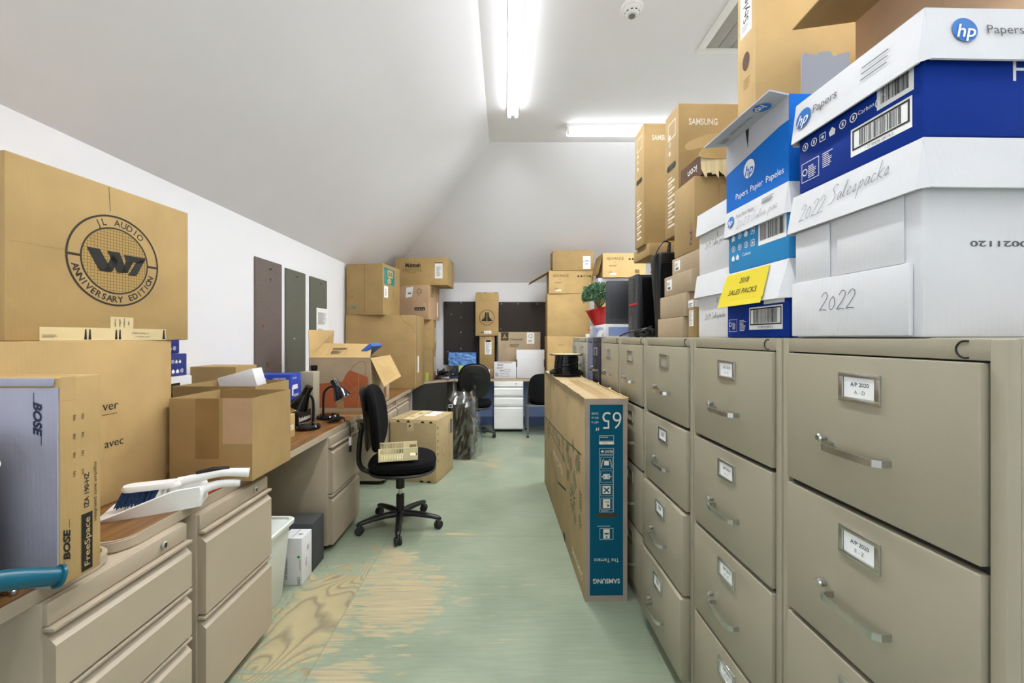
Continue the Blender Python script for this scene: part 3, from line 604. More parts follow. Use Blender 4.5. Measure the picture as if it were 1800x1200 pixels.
carton('carton', 'black carton with white lettering behind the nearer lamp', .055, .19, .085, (-1.36, 2.74), DZ, BLK, 0, 'nr', lambda F, w, d, h: F['R'].text('Solutions', d/2, .036, .028, INKW, 0, .015, k=2, fit=.16), 'cartons on the left desks')
carton('carton', 'little kraft carton with a pale label beside the nearer lamp', .11, .10, .135, (-1.235, 2.36), DZ, KR3, 0, 'nr', lambda F, w, d, h: (F['R'].rect(.02, .045, .08, .075, INKPALE, 1), F['R'].scrib(.025, .05, .045, .02, INKG, .0016)), 'cartons on the left desks')
# ------------------------------------------------------------------ black gooseneck lamps
def lamp(label, x, y, rz, neck, sh, tilt):
    root = thing('desk_lamp', label, 'desk lamp', (x, y, DZ), rz, 'gooseneck lamps on the long desk')
    m = MB(); m.lathe([(0, 0), (.074, 0), (.077, .004), (.077, .018), (.070, .028), (.02, .033), (0, .034)], BLKG, 40); m.build('base', root)
    m = MB(); m.tube(smooth_path(neck, 8), .0085, BLK, 12); m.build('neck', root)
    M = T(*sh) @ RY(R(tilt))
    m = MB(); m.lathe([(0, .055), (.024, .055), (.026, .05), (.026, -.0), (.028, -.004), (.055, -.075), (.060, -.095), (.0585, -.095), (.0535, -.075), (.026, -.008), (0, -.006)], BLKG, 36, M); s = m.build('shade', root)
    m = MB(); m.lathe([(.0578, -.0945), (.0525, -.075), (.026, -.0095), (0, -.008)], WHP, 30, M); m.build('shade_lining', s)
    m = MB(); m.lathe([(0, -.066), (.012, -.063), (.021, -.05), (.02, -.035), (.012, -.018), (.012, -.009)], PAPER, 18, M); m.build('bulb', s)
    m = MB(); m.cyl(.009, .033, .042, BLK, 14, T(.035, 0, 0), .003); m.build('switch', root)
    return root
lamp('black gooseneck lamp with its shade turned down to the left', -1.255, 2.655, R(0), [(.02, .03, .03), (.024, .03, .12), (.022, .02, .19), (.0, .0, .225)], (-.012, -.005, .222), 28)
lamp('black gooseneck lamp bent over to the right, nearer to the open carton', -1.27, 3.0, R(0), [(-.035, .0, .03), (-.035, 0, .12), (-.028, 0, .185), (.01, 0, .225), (.055, 0, .222)], (.062, 0, .228), -28)
m = MB(); rd = random.Random(3); pts = []
for i in range(26): pts.append((-1.185+.035*math.cos(i*1.25)+.002*i, 2.86+.045*math.sin(i*1.25), DZ+.004+.0012*i))
pts += [(-1.10, 2.86, DZ+.012), (-1.068, 2.86, DZ+.004), (-1.060, 2.86, DZ-.05), (-1.060, 2.86, DZ-.10)]
m.tube(smooth_path(pts, 3), .0032, BLK, 6)
cord = m.build('power_cord'); tag(cord, 'coiled black power cord hanging over the desk edge between the lamps', 'cord')
m = MB(); m.box(-1.066, -1.050, 2.845, 2.875, DZ-.155, DZ-.10, WHP, .003); m.build('cord_tag', cord)
m = MB(); m.box(-1.069, -1.051, 2.848, 2.872, DZ-.20, DZ-.156, BLK, .004); m.build('plug', cord)
# ------------------------------------------------------------------ open carton with the printed basket
def p_bag(F, w, d, h):
    f = F['F']; f.poly([(.012, .03), (w-.012, .03), (w-.012, .115), (w-.02, .27), (.315, .325), (.29, .30), (.255, .235), (.03, .215), (.012, .12)], INKR, 1)
    f.line([(.30, .30), (.345, .36), (.40, .395), (.43, .39), (.445, .34), (.435, .29), (.425, .26)], .004, INKR, 2)
    for a, b in (((.28, .06), (.40, .16)), ((.33, .06), (.42, .18)), ((.26, .11), (.38, .2)), ((.42, .05), (.36, .2)), ((.30, .24), (.40, .13))): f.line([a, b], .0025, KR2, 2)
    f.line([(.385, .03), (.385, .29)], .003, KR3, 2)
    f.poly([(.22, .02), (.27, .02), (.27, .085), (.235, .09), (.22, .12), (.205, .085)], KR2, 2); f.ring(.18, .33, .05, .052, KRG, 1, 30, 20, 160)
def p_fl(f):
    F = Fr(f, (-.225, -.165, .425), (1, 0, 0), (0, .6, .8))
    F.frame(.13, .015, .25, .115, .0015, INKB, 3); F.rect(.14, .098, .22, .108, INKB, 3); F.scrib(.14, .03, .1, .05, INKB, .0016)
w_, d_, h_ = .475, .36, .42
open_carton('open_carton', 'open carton printed with an orange shape, flaps spread, behind the lamps', w_, d_, h_, (-1.055, 3.27), DZ, KRG, None, 0, 'nr', p_bag, 'cartons on the left desks', flaps=[
    ([(-w_/2, -d_/2, h_), (w_/2, -d_/2, h_), (w_/2-.03, -d_/2+.14, h_+.105), (-w_/2+.05, -d_/2+.15, h_+.11)], KR3, lambda f: (lambda G: (G.frame(.13, .03, .27, .125, .0016, INKB, 6), G.rect(.15, .102, .26, .112, INKB, 6), G.scrib(.15, .045, .1, .05, INKB, .0018)))(Fr(f, (-w_/2, -d_/2-.004, h_+.003), (1, 0, 0), (0, .8, .6)))),
    ([(-w_/2+.03, d_/2, h_), (-w_/2, -d_/2, h_), (-w_/2-.02, -d_/2+.03, h_+.22), (-w_/2+.055, d_/2-.02, h_+.22)], KR3),
    ([(w_/2, -d_/2+.01, h_-.004), (w_/2+.07, d_/2-.05, h_+.012), (w_/2+.17, d_/2-.07, h_-.17), (w_/2+.095, -d_/2+.04, h_-.225)], KR3)])
m = MB(); m.box(-.02, .02, -.13, .13, -.1, .14, BLUEP, .012, RY(R(50))); 
tag(m.build('folder', loc=(-1.17, 3.46, DZ+.435), rot=(0, 0, 0)), 'blue plastic folder sticking out of the open carton', 'folder')
carton('carton', 'small carton with a brown picture print behind the swivel chair back', .16, .22, .155, (-1.085, 3.70), DZ, KRG, 0, 'nr', lambda F, w, d, h: (F['F'].rect(.03, .05, w-.02, h-.01, BROWNPR, 1), F['R'].rect(.02, .04, .12, h-.02, BROWNPR, 1)), 'cartons on the left desks')
# ------------------------------------------------------------------ the big stack further back
def p_huge(F, w, d, h):
    g = F['R']; g.rect(.0, .02, .035, h-.01, KR3, .6); g.rect(.04, .0, .062, h, SEAM, 1); g.rect(.046, .02, .052, h*.45, KR3, 1.5)  # pale strips imitate lit board edges beside the dark gap
    for i in range(26): g.rect(.40, .2+i*.024, .425, .208+i*.024, INK, 1)
    g.rect(.12, .17, .20, .36, PAPER, 1); f = F['F']; f.line([(.62, h), (.66, h-.07), (.74, h-.12), (.8, h-.2)], .006, KR4, 1)
carton('carton', 'huge plain kraft carton on the desk beyond the open carton', .795, .50, .835, (-1.022, 4.76), DZ, KR2, 0, 'nr', p_huge, 'cartons on the left desks')
def p_teal(F, w, d, h):
    f = F['F']; f.rect(w/2-.002, .02, w/2+.002, h, SEAM, 1); f.text('S', .075, .28, .03, INKT, R(-90), k=2); f.text('I', .075, .21, .03, INKB, R(-90), k=2); f.text('B', .10, .085, .035, INKT, R(-90), .03, k=2); f.frame(.055, .07, .082, .11, .003, INKT, 2)
    for v in (h-.08, h-.16, .16, .09): f.line([(w/2-.07, v), (w/2-.03, v)], .003, KR4, 1); f.line([(w/2+.03, v+.01), (w/2+.07, v+.01)], .003, KR4, 1)
    g = F['R']; g.rect(.03, h-.225, .30, h-.04, INKT, 1); g.text('Ele', .185, h-.135, .13, KR3, R(-90), .03, k=2, fit=.16); g.rect(.05, h-.2, .06, h-.07, KR3, 2)
    g.rect(.03, h-.38, .13, h-.25, PAPER, 1); g.scrib(.05, h-.36, .06, .09, INKG, .004); g.scrib(.26, h-.36, .02, .08, INKB, .004)
carton('carton', 'worn carton with a teal printed panel on top of the huge plain one', .45, .45, .58, (-1.375, 4.70), DZ+.836, KR2, -10, 'nr', p_teal, 'cartons on the left desks')
def p_small(F, w, d, h):
    f = F['F']; g = F['R']; g.rect(d*.6, h*.25, d*.8, h*.75, PAPER, 1); g.scrib(d*.25, h*.5, d*.2, h*.12, INKB, .005)
carton('carton', 'kraft carton at the bottom of the corner stack behind the huge one', .45, .36, .41, (-.985, 5.68), DZ, KR2, 3, 'nr', p_small, 'cartons stacked in the back left corner')
carton('carton', 'kraft carton second from the bottom in the corner stack', .45, .36, .41, (-.985, 5.69), DZ+.411, KR, 2, 'nr', p_small, 'cartons stacked in the back left corner')
def p_recy(F, w, d, h):
    f = F['F']; f.poly([(w-.33, h-.17), (w-.24, h-.155), (w-.22, h-.02), (w-.32, h-.03)], PAPER, 1); f.rect(w-.30, h-.12, w-.25, h-.10, INKG, 2); f.ring(w-.135, h-.085, .028, .034, INKB, 2, 16); f.scrib(w-.165, h-.14, .06, .008, INKB, .003)
    for i in range(3): f.rect(w-.205+i*.052, .12, w-.157+i*.052, .165, INK, 1); f.poly([(w-.192+i*.052, .13), (w-.17+i*.052, .13), (w-.181+i*.052, .155)], KRP, 2)
    g = F['R']; g.rect(.06, h-.16, .16, h-.03, KR4, 1); g.rect(.30, .05, .34, .25, PAPER, 1)
carton('carton', 'pinkish kraft carton with a recycling mark under the topmost corner carton', .44, .40, .465, (-1.025, 5.60), DZ+.822, KRP, -12, 'nr', p_recy, 'cartons stacked in the back left corner')
def p_mc(F, w, d, h):
    f = F['F']; f.text('McIntosh', .245, h-.10, .055, INK, 0, .035, k=2, fit=.21, space=.9); f.bars(.10, h-.16, .36, h-.149, INKB, 3); f.bars(.09, h-.185, .37, h-.174, INKB, 4); f.bars(.17, h-.21, .28, h-.199, INKB, 5)
    f.rect(w-.175, .09, w-.07, h-.075, PAPER, 1); f.rect(w-.18, h-.08, w-.066, h-.068, INK, 1); f.scrib(w-.155, .12, .07, .14, INKG, .004); f.rect(.04, 0, .043, h, KR4, 1)
    g = F['R']; g.rect(.03, .08, .05, h-.07, GREEND, 1)
carton('carton', 'wide carton with black lettering and a white label, topmost in the corner', .72, .44, .372, (-.775, 5.64), DZ+1.288, KR, -3, 'nr', p_mc, 'cartons stacked in the back left corner')
# clutter on the corner desk
m = MB(); m.lathe([(0, 0), (.036, 0), (.042, .11), (.039, .11), (.033, .006), (0, .006)], GLASSY, 24); tag(m.build('drinking_glass', loc=(-1.065, 5.615, DZ)), 'yellowish glass at the slanted corner desk edge', 'glass')
m = MB(); rd = random.Random(8)
for k in range(5):
    pts = [(rd.uniform(-.09, .09), rd.uniform(-.1, .1), .02+rd.uniform(0, .12)) for i in range(7)]; m.tube(smooth_path(pts, 5), .007, BLK, 6)
m.box(-.1, .06, -.06, .08, 0, .05, GRYP, .006); m.box(-.02, .1, -.09, .02, 0, .035, CHROME, .004)
tag(m.build('cable_tangle', loc=(wx(779, 5.86), 5.86, DZ)), 'tangle of black cables and adapters on the corner desk', 'cables')
kb = thing('keyboard', 'dark keyboard on the corner desk left of the swivel chair', 'keyboard', (wx(802, 6.0), 6.06, DZ), R(-4))
m = MB(); m.box(-.20, .14, -.07, .07, 0, .022, NAVYP, .005); m.build('keyboard_body', kb)
m = MB()
for i in range(12):
    for j in range(4): m.box(-.19+i*.027, -.167+i*.027, -.06+j*.03, -.036+j*.03, .022, .029, BLK, .002)
m.build('keys', kb)
m = MB(); m.box(-.035, .035, -.03, .03, 0, .085, BLK, .006); f = Fr(m, (-.035, -.03, 0), (1, 0, 0), (0, 0, 1)); f.rect(.025, .035, .05, .045, INKW, 2)
tag(m.build('small_device', loc=(wx(796, 6.2), 6.2, DZ)), 'small black device behind the keyboard', 'device')
bx = carton('carton', 'dark blue box with a lime note on the back desk', .30, .20, .165, (wx(838, 6.15), 6.15), DZ, NAVYP, 0, 'nr', None, None, seam=False)
m = MB(); m.box(-.115, -.045, -.104, -.1005, .065, .168, STICKY); m.build('sticky_note', bx)
wr = MB(); bm = bmesh.new(); bmesh.ops.create_cube(bm, size=1); bmesh.ops.subdivide_edges(bm, edges=bm.edges[:], cuts=7, use_grid_fill=True); rd = random.Random(5)
for v in bm.verts: v.co = Vector((v.co.x*.40+rd.uniform(-.006, .006), v.co.y*.2+rd.uniform(-.006, .006), (v.co.z+.5)*.185+(rd.uniform(-.006, .006) if v.co.z > -.45 else 0)))
wr.take(bm, WRAPB); tag(wr.build('wrapped_pack', loc=(wx(813, 6.22), 6.26, DZ+.166), smooth=0), 'pale blue plastic-wrapped pack on the dark blue box', 'pack')
m = MB(); rd = random.Random(6)
for k in range(5): m.box(-.12, .12, -.1, .1, k*.004, k*.004+.003, PAPER, 0, RZ(rd.uniform(-.25, .25)))
m.box(-.11, .12, .02, .024, .02, .125, PAPER, 0, RX(R(-8)))
tag(m.build('paper_pile', loc=(wx(846, 5.96), 5.985, DZ)), 'loose white papers on the back desk behind the swivel chair', 'papers')
# cartons on the back desk
def jl(f, u, v, r, c=None):
    c = c or INK; f.ring(u, v, r*.94, r, c, 2, 40)
    for s in (-1, 1): f.poly([(u+s*r*.04, v-r*.22), (u+s*r*.04, v+r*.68), (u+s*r*.22, v+r*.68), (u+s*r*.30, v+r*.05), (u+s*r*.68, v-r*.36), (u+s*r*.68, v-r*.46), (u+s*r*.04, v-r*.46)][::s], c, 2)
    f.text('JL AUDIO', u, v-r*.6, r*.13, c, k=2)
def p_jl1(F, w, d, h):
    f = F['F']; f.rect(0, h-.118, w, h-.115, KR4, 1); jl(f, w/2, h*.42, .115); f.rect(.13, .03, .235, .075, PAPER, 1); f.disc(.15, .053, .006, INK, 2, 8); f.scrib(.17, .04, .05, .02, INKG, .003); f.rect(.08, .04, .12, .06, INKG, 1)
    for u in (.03, .12, w-.06): f.rect(u, h-.008, u+.05, h-.0005, INK, 1)
def p_jl2(F, w, d, h):
    f = F['F']; f.rect(.08, .33, .18, .54, PAPER, 1); f.scrib(.09, .35, .08, .16, INKG, .005); f.rect(.09, h-.09, .17, h-.01, KRP, 1); f.text('7', .13, h-.03, .03, INK, k=2)
carton('carton', 'narrow kraft carton carrying the taller emblem carton by the black pinboards', .225, .22, .605, (wx(869.5, 6.2), 6.2), DZ, KR2, 0, 'nr', p_jl2, 'cartons on the back desk')
carton('carton', 'tall narrow carton with a ring emblem standing high between the black pinboards', .338, .26, .64, (wx(876, 6.19), 6.18), DZ+.606, KR, 0, 'nr', p_jl1, 'cartons on the back desk')
def p_jl3(F, w, d, h):
    f = F['F']; f.rect(.04, h-.125, .15, h-.005, INK, 1); jl(f, .095, h-.065, .05, KR2); f.text('Crossover', .27, h-.105, .032, INK, 0, .012, .3, k=2, fit=.2); f.scrib(.17, h-.22, .17, .06, INKB, .004); f.rect(w-.20, h-.17, w-.09, h-.005, PAPER, 1); f.ring(w-.145, h-.06, .025, .03, INK, 2, 16); f.scrib(w-.18, h-.15, .07, .05, INK, .004); f.ring(.30, .24, .075, .079, INKR, 2, 24); f.scrib(.25, .2, .1, .07, INKB, .004)
carton('carton', 'squarish kraft carton with a black badge on the back desk', .62, .24, .66, (wx(950, 6.14), 6.14), DZ, KRG, 0, 'nr', p_jl3, 'cartons on the back desk')
carton('carton', 'blank white lidded box leaning on the back desk beside the black chair', .40, .08, .405, (wx(957, 5.98), 5.96), DZ, WB, 0, 'nr', lambda F, w, d, h: (F['F'].rect(.0, .16, .012, .27, INKG, 1), F['F'].rect(w-.012, .16, w, .27, INKG, 1)), None)
def p_lbl(F, w, d, h):
    f = F['F']; f.bars(.05, h-.05, .13, h-.03, INK, 6); f.scrib(.04, h-.09, .12, .03, INKG, .003); f.frame(.10, .03, .20, .075, .003, INK, 2); f.frame(.15, .1, .23, .13, .003, INK, 2); f.scrib(.02, .03, .06, .06, INKG, .003); f.rect(.05, h-.01, w-.05, h-.002, INKR, 2); f.bars(.08, .105, .14, .122, INK, 7)
carton('carton', 'small white carton with black print on the back desk above the white pedestal', .31, .14, .232, (wx(907, 5.9), 5.90), DZ, WB, 0, 'nr', p_lbl, None)
m = MB(); m.box(-.03, .03, -.02, .02, 0, .12, KRP, .003); tag(m.build('small_packet', loc=(wx(863.5, 6.1), 6.14, DZ)), 'small pinkish packet between the papers and the printed white carton', 'packet')
# right-hand stacks at the back
YS = 5.75
carton('carton', 'plain kraft carton at the foot of the stack behind the cable spool', .575, .45, .60, (wx(1036, YS), YS+.01), DZ, KR3, 0, 'nr', lambda F, w, d, h: F['F'].scrib(.15, h-.13, .1, .04, KR4, .006), 'cartons stacked at the back right')
carton('carton', 'plain kraft carton in the middle of the stack behind the plant', .575, .45, .585, (wx(1036, YS), YS), DZ+.601, KR3, -2, 'nr', None, 'cartons stacked at the back right')
def p_adv(F, w, d, h):
    f = F['F']; f.text('ADVANCE', .16, h-.07, .035, INKB, k=2, fit=.22); f.scrib(.14, h-.12, .04, .008, INKB, .003); f.scrib(.08, h-.17, .13, .03, INKB, .004); f.scrib(.08, .05, .06, .04, INKG, .004); f.rect(.09, .03, .17, .055, INKPALE, 1); f.bars(w-.14, .05, w-.08, .1, INKB, 4); icons(f, w-.22, h-.09, .032, 5, INKB)
open_carton('open_carton', 'open-flapped carton with small print, second from the top behind the spool', .61, .34, .312, (wx(1043, YS), YS), DZ+1.187, KR3, None, 0, 'nr', p_adv, 'cartons stacked at the back right', flaps=[([(-.305, .17, .31), (-.305, -.17, .31), (-.57, -.16, .155), (-.57, .16, .155)], KR4)])
def p_top(F, w, d, h): 
    f = F['F']; f.rect(w-.145, .02, w-.04, h-.08, PAPER, 1); f.bars(w-.12, .12, w-.06, .145, INKBL, 3); f.bars(w-.115, .08, w-.07, .10, INKG, 4); f.disc(w-.135, .12, .007, INK, 2, 8)
carton('carton', 'kraft carton with a white label, topmost of the stack behind the spool', .56, .29, .275, (wx(1043, YS), YS-.01), DZ+1.50, KR2, 0, 'nr', p_top, 'cartons stacked at the back right')
carton('carton', 'tall kraft carton standing behind the plant and monitor', .50, .40, 1.89, (1.74, 5.42), 0, KR2, 0, 'nr', None, 'cartons stacked at the back right')
carton('carton', 'white carton under the print-marked carton behind the plant', .58, .42, .20, (1.78, 5.40), 1.891, WBG, 0, 'nr', None, 'cartons stacked at the back right')
open_carton('open_carton', 'print-marked carton with one flap hanging left, above the plant', .55, .40, .31, (wx(1135, 5.36), 5.36), 2.092, KR3, None, 0, 'nr', p_adv, 'cartons stacked at the back right', flaps=[([(-.275, .2, .31), (-.275, -.2, .31), (-.34, -.2, .04), (-.34, .2, .05)], KR4)])
# ================================================================== file cabinets along the right
SL = .022; X0 = .709
def xf(Y): return X0-SL*Y
ROT = -90+math.degrees(math.atan(SL))
CH = 1.32-.0
def ribbon(mb, path, z, h, t, m):
    P = [Vector((x, y, 0)) for x, y in path]; rings = []
    for i, p in enumerate(P):
        d = (P[min(i+1, len(P)-1)]-P[max(i-1, 0)]).normalized(); n = Vector((-d.y, d.x, 0))*t/2
        rings.append([p-n+Vector((0, 0, z-h/2)), p+n+Vector((0, 0, z-h/2)), p+n+Vector((0, 0, z+h/2)), p-n+Vector((0, 0, z+h/2))])
    mb.loops(rings, m)
def file_cabinet(label, ya, yb, m_=None, cards=(), out=(0, 0, 0, 0), depth=.70, shiftx=0, plain=False, top=CH):
    m_ = m_ or CAB; w = (yb-ya)-.004; yc = (ya+yb)/2
    root = thing('filing_cabinet', label, 'filing cabinet', (xf(yc)+shiftx, yc, 0), R(ROT), 'filing cabinets along the right side')
    m = MB()
    m.box(-w/2, w/2, .02, depth, .0, top, m_, .004)
    m.box(-w/2, -w/2+.022, 0, .021, 0, top-.002, m_, .003); m.box(w/2-.022, w/2, 0, .021, 0, top-.002, m_, .003)
    m.box(-w/2+.02, w/2-.02, 0, .021, top-.034, top-.002, m_, .002); m.box(-w/2+.02, w/2-.02, .002, .021, 0, .058, m_, .002)
    m.box(-w/2+.02, w/2-.02, .0125, .0205, .058, top-.034, CABG)
    m.build('cabinet_body', root)
    if plain:
        d = MB(); d.box(-w/2+.024, w/2-.024, -.004, .015, .064, top-.04, m_, .004); d.build('door', root); return root
    m = MB(); pts = [(.013*math.cos(R(a)), .013*math.sin(R(a))) for a in range(70, 300, 20)]
    m.tube([(w/2-.052+x, -.0006, top-.018+y) for x, y in pts], .0016, CABG, 5); m.build('lock', root)
    P, H = .308, .296
    for i in range(4):
        zt = top-.037-i*P; o = -out[i]; zc = (zt+zt-H)/2
        d = MB(); d.box(-w/2+.026, w/2-.026, -.008+o, .014, zt-H, zt, m_, .0035); dr = d.build('drawer', root)
        h = MB(); zh = zt-.188; pa = [(-.064, -.008), (-.064, -.026), (-.057, -.036), (-.045, -.040), (.045, -.040), (.057, -.036), (.064, -.026), (.064, -.008)]
        ribbon(h, [(x, y+o) for x, y in pa], zh, .013, .0045, CHROME); h.build('handle', dr)
        k = MB(); k.cyl(.0085, .0, .017, CHROME, 14, T(-.085, -.008+o, zh+.012) @ RX(R(90)), .003); k.build('latch_button', dr)
        l = MB(); zl = zt-.061; a = .046; b = .029; y0, y1 = -.0125+o, -.0079+o
        l.box(-a, a, y0, y1, zl+b-.009, zl+b, CHROME, .0015); l.box(-a, a, y0, y1, zl-b, zl-b+.009, CHROME, .0015); l.box(-a, -a+.011, y0, y1, zl-b+.008, zl+b-.008, CHROME, .0015); l.box(a-.011, a, y0, y1, zl-b+.008, zl+b-.008, CHROME, .0015)
        l.build('label_holder', dr)
        if i < len(cards) and cards[i]:
            c = MB(); c.box(-.034, .034, -.0098+o, -.0085+o, zl-.0195, zl+.0195, PAPER); f = Fr(c, (-.034, -.0098+o, zl-.0195), (1, 0, 0), (0, 0, 1), .0003)
            if cards[i] == 'scrib': f.scrib(.016, .014, .04, .018, NAVYI, .0016)
            else: f.text(cards[i][0], .036, .026, .0075, NAVYI, 0, .012, k=1); f.text(cards[i][1], .036, .011, .0072, INKG, k=1)
            c.build('label_card', dr)
    return root
Y1 = [.577, 1.036, 1.505, 1.98, 2.387, 2.813]
file_cabinet('taupe four-drawer filing cabinet nearest the camera, at the right picture edge', Y1[0], Y1[1], None, [('A/P 2020', 'A - D'), ('A/P 2020', 'E - Z'), ('A/P 2020', 'A - Z')])
file_cabinet('taupe four-drawer filing cabinet below the yellow-signed paper carton', Y1[1], Y1[2], None, [('A/P 2020', 'A - Z'), ('A/P 2020', 'A - Z'), ('A/P 2019', 'A - Z'), ('A/P 2019', 'A - Z')])
file_cabinet('taupe filing cabinet with two lower drawers slightly open beside the teal-ended carton', Y1[2], Y1[3], None, [None, 'scrib', 'scrib', 'scrib'], (0, .004, .016, .026))
file_cabinet('taupe filing cabinet half hidden by the tall flat carton, below the computer tower', Y1[3], Y1[4], None)
file_cabinet('taupe filing cabinet next to the navy one, below the paper carton', Y1[4], Y1[5], None)
file_cabinet('navy blue filing cabinet beyond the taupe row', 2.813, 3.06, CABB)
file_cabinet('plain blue-grey metal cabinet beyond the navy one', 3.06, 3.24, CABBG, plain=True)
file_cabinet('light grey filing cabinet second from the far end of the row', 3.24, 3.55, CABL)
file_cabinet('light grey filing cabinet at the far end of the row', 3.55, 3.86, CABL)
# ------------------------------------------------------------------ paper cartons on the cabinets
GB = 'boxes on the filing cabinets'
def lid(root, w, d, h, lh, m, fl=.012, prints=None, name='lid', g=.012):
    """slip-on lid: top sheet, four slightly flared sides with corner gussets"""
    mb = MB(); a = .004; z1 = h+.006; z0 = z1-lh
    t = [(-w/2-a, -d/2-a), (w/2+a, -d/2-a), (w/2+a, d/2+a), (-w/2-a, d/2+a)]
    b = [(-w/2-a-fl, -d/2-a-fl), (w/2+a+fl, -d/2-a-fl), (w/2+a+fl, d/2+a+fl), (-w/2-a-fl, d/2+a+fl)]
    mb.face([(x, y, z1) for x, y in t], m); mb.face([(x, y, z1-.004) for x, y in t], m)
    for i in range(4):
        (x0, y0), (x1, y1) = t[i], t[(i+1) % 4]; (p0, q0), (p1, q1) = b[i], b[(i+1) % 4]
        L = math.hypot(x1-x0, y1-y0); ux, uy = (x1-x0)/L, (y1-y0)/L; ox, oy = (uy, -ux)
        A = Vector((x0, y0, z1)); B = Vector((x1, y1, z1)); C = Vector((p1-ux*g, q1-uy*g, z0)); D = Vector((p0+ux*g, q0+uy*g, z0))
        n = Vector((ox, oy, .1)).normalized()*-.004
        mb.loops([[D, C, B, A], [D+n, C+n, B+n, A+n]], m)
        # corner gusset
        E = Vector((p0+(-ux)*0+ux*g, q0+uy*g, z0)); (pp, pq) = b[i]; (lx, ly) = t[i-1]; Lp = math.hypot(x0-lx, y0-ly); vx, vy = (x0-lx)/Lp, (y0-ly)/Lp
        F_ = Vector((pp-vx*g, pq-vy*g, z0)); mb.face([A*.999+Vector((0, 0, -.003)), F_, E], m)
    if prints:
        s = math.hypot(fl, lh); c = fl/s
        FF = {'L': Fr(mb, (-w/2-a-fl, d/2+a, z0), (0, -1, 0), (fl, 0, lh), .0012), 'F': Fr(mb, (-w/2-a, -d/2-a-fl, z0), (1, 0, 0), (0, fl, lh), .0012)}
        prints(FF, w, d, lh)
    return mb.build(name, root)
def bcode(f, u0, v0, u1, v1, seed, inner=True):
    f.rect(u0, v0, u1, v1, PAPER, 1); b = (v1-v0)*.2
    if inner: f.frame(u0+.004, v0+b, u1-.004, v1-.004, .0035, INK, 2); f.bars(u0+.02, v0+b+.005, u1-.02, v1-.008, INK, seed); f.text('1 27 89028 20018 2', (u0+u1)/2, v0+b*.5, b*.45, INKG, k=3)
    else: f.bars(u0+.008, v0+b, u1-.008, v1-.004, INK, seed)
def p_hp_dark(F, w, d, h):
    f = F['L']
    for i in range(6): icons(f, .012+i*.026, h-.112, .019, 1, INKW, 1.3, seed=i+3)
    f.text('Carbon', d*.62, h-.100, .008, INKW, k=2); f.ring(d*.73, h-.103, .010, .012, INKW, 2, 20)
    f.frame(.010, .022, .062, .066, .0012, INKW, 2); f.ring(.02, .044, .006, .008, INKW, 2, 12); f.scrib(.03, .028, .028, .03, INKW, .0016); f.scrib(.072, .034, .03, .035, INKW, .0016)
    bcode(f, d*.50, .025, d*.93, h-.125, 5); bcode(f, d*.70, h-.117, d*.94, h-.075, 9, False)
# column one: white body, dark blue carton on top
wA, dA, hA = .44, .298, .335
ra = carton('paper_carton', 'big white carton with handwriting on the nearest cabinet, below the blue carton', wA, dA, hA-.01, (.703, .703), CH, WB, math.degrees(math.atan(SL))*1, 'nl', None, GB, seam=False, bev=.005)
def p_2022(F, w, d, lh): hand(F['L'], '2022', .035, lh*.22, .036, INKG, .072, .0012, .06); hand(F['L'], 'Salespacks', .120, lh*.38, .036, INKG, .135, .0012, .10)
o = lid(ra, wA, dA, hA-.006, .088, WB, .014, p_2022); 
def boxL(root, w, d, fn, name):
    m = MB(); fn(m, Fr(m, (-w/2, d/2, 0), (0, -1, 0), (0, 0, 1))); return m.build(name, root)
def fl1(m, f):
    m.box(-wA/2-.010, -wA/2-.002, -dA/2+.014, dA/2+.001, .003, .128, WB, .002)
    g = Fr(m, (-wA/2-.0102, dA/2, 0), (0, -1, 0), (0, 0, 1)); hand(g, '2022', .085, .058, .038, INKG, .092, .0014)
boxL(ra, wA, dA, fl1, 'folded_flap')
boxL(ra, wA, dA, lambda m, f: m.box(-wA/2-.006, -wA/2-.001, dA/2-.105, dA/2-.006, .127, .245, WB, .002), 'side_tongue')
boxL(ra, wA, dA, lambda m, f: m.box(-wA/2-.0045, -wA/2-.001, -dA/2+.03, dA/2-.125, .130, .25, WB, .002), 'side_tongue')
m = MB(); f = Fr(m, (-wA/2, -dA/2, 0), (1, 0, 0), (0, 0, 1)); f.text('0021120', .13, .158, .009, INKG, R(180), .02, k=1.5, fit=.10); m.build('printed_code', ra)
wB_, dB, hB = .44, .290, .205
rb = carton('paper_carton', 'dark blue paper carton with a white lid, topmost on the nearest cabinet', wB_, dB, hB, (.702, .700), CH+hA+.003, HPD, 1.26, 'nl', lambda F, w, d, h: (p_hp_dark(F, w, d, h), F['F'].text('HP', .185, h*.55, .040, INKW, 0, -.004, 0, k=2, align='c')), GB, seam=False)
def p_lidhp(F, w, d, lh):
    f = F['L']; logo_hp(f, .034, lh*.5, .0225, INKBL, INKW); f.text('Papers', .095, lh*.55, .018, INKG, 0, 0, 0, k=2, fit=.065)
    for i in range(3): f.rect(.185, lh*.42+i*.012, .185+.055, lh*.42+i*.012+.0022, INKG, 2)
    g = F['F']; logo_hp(g, .06, lh*.55, .0215, INKBL, INKW); g.text('Papers', .098, lh*.57, .0155, INKG, k=2, fit=.062, align='l')
lid(rb, wB_, dB, hB, .092, WB, .012, p_lidhp)
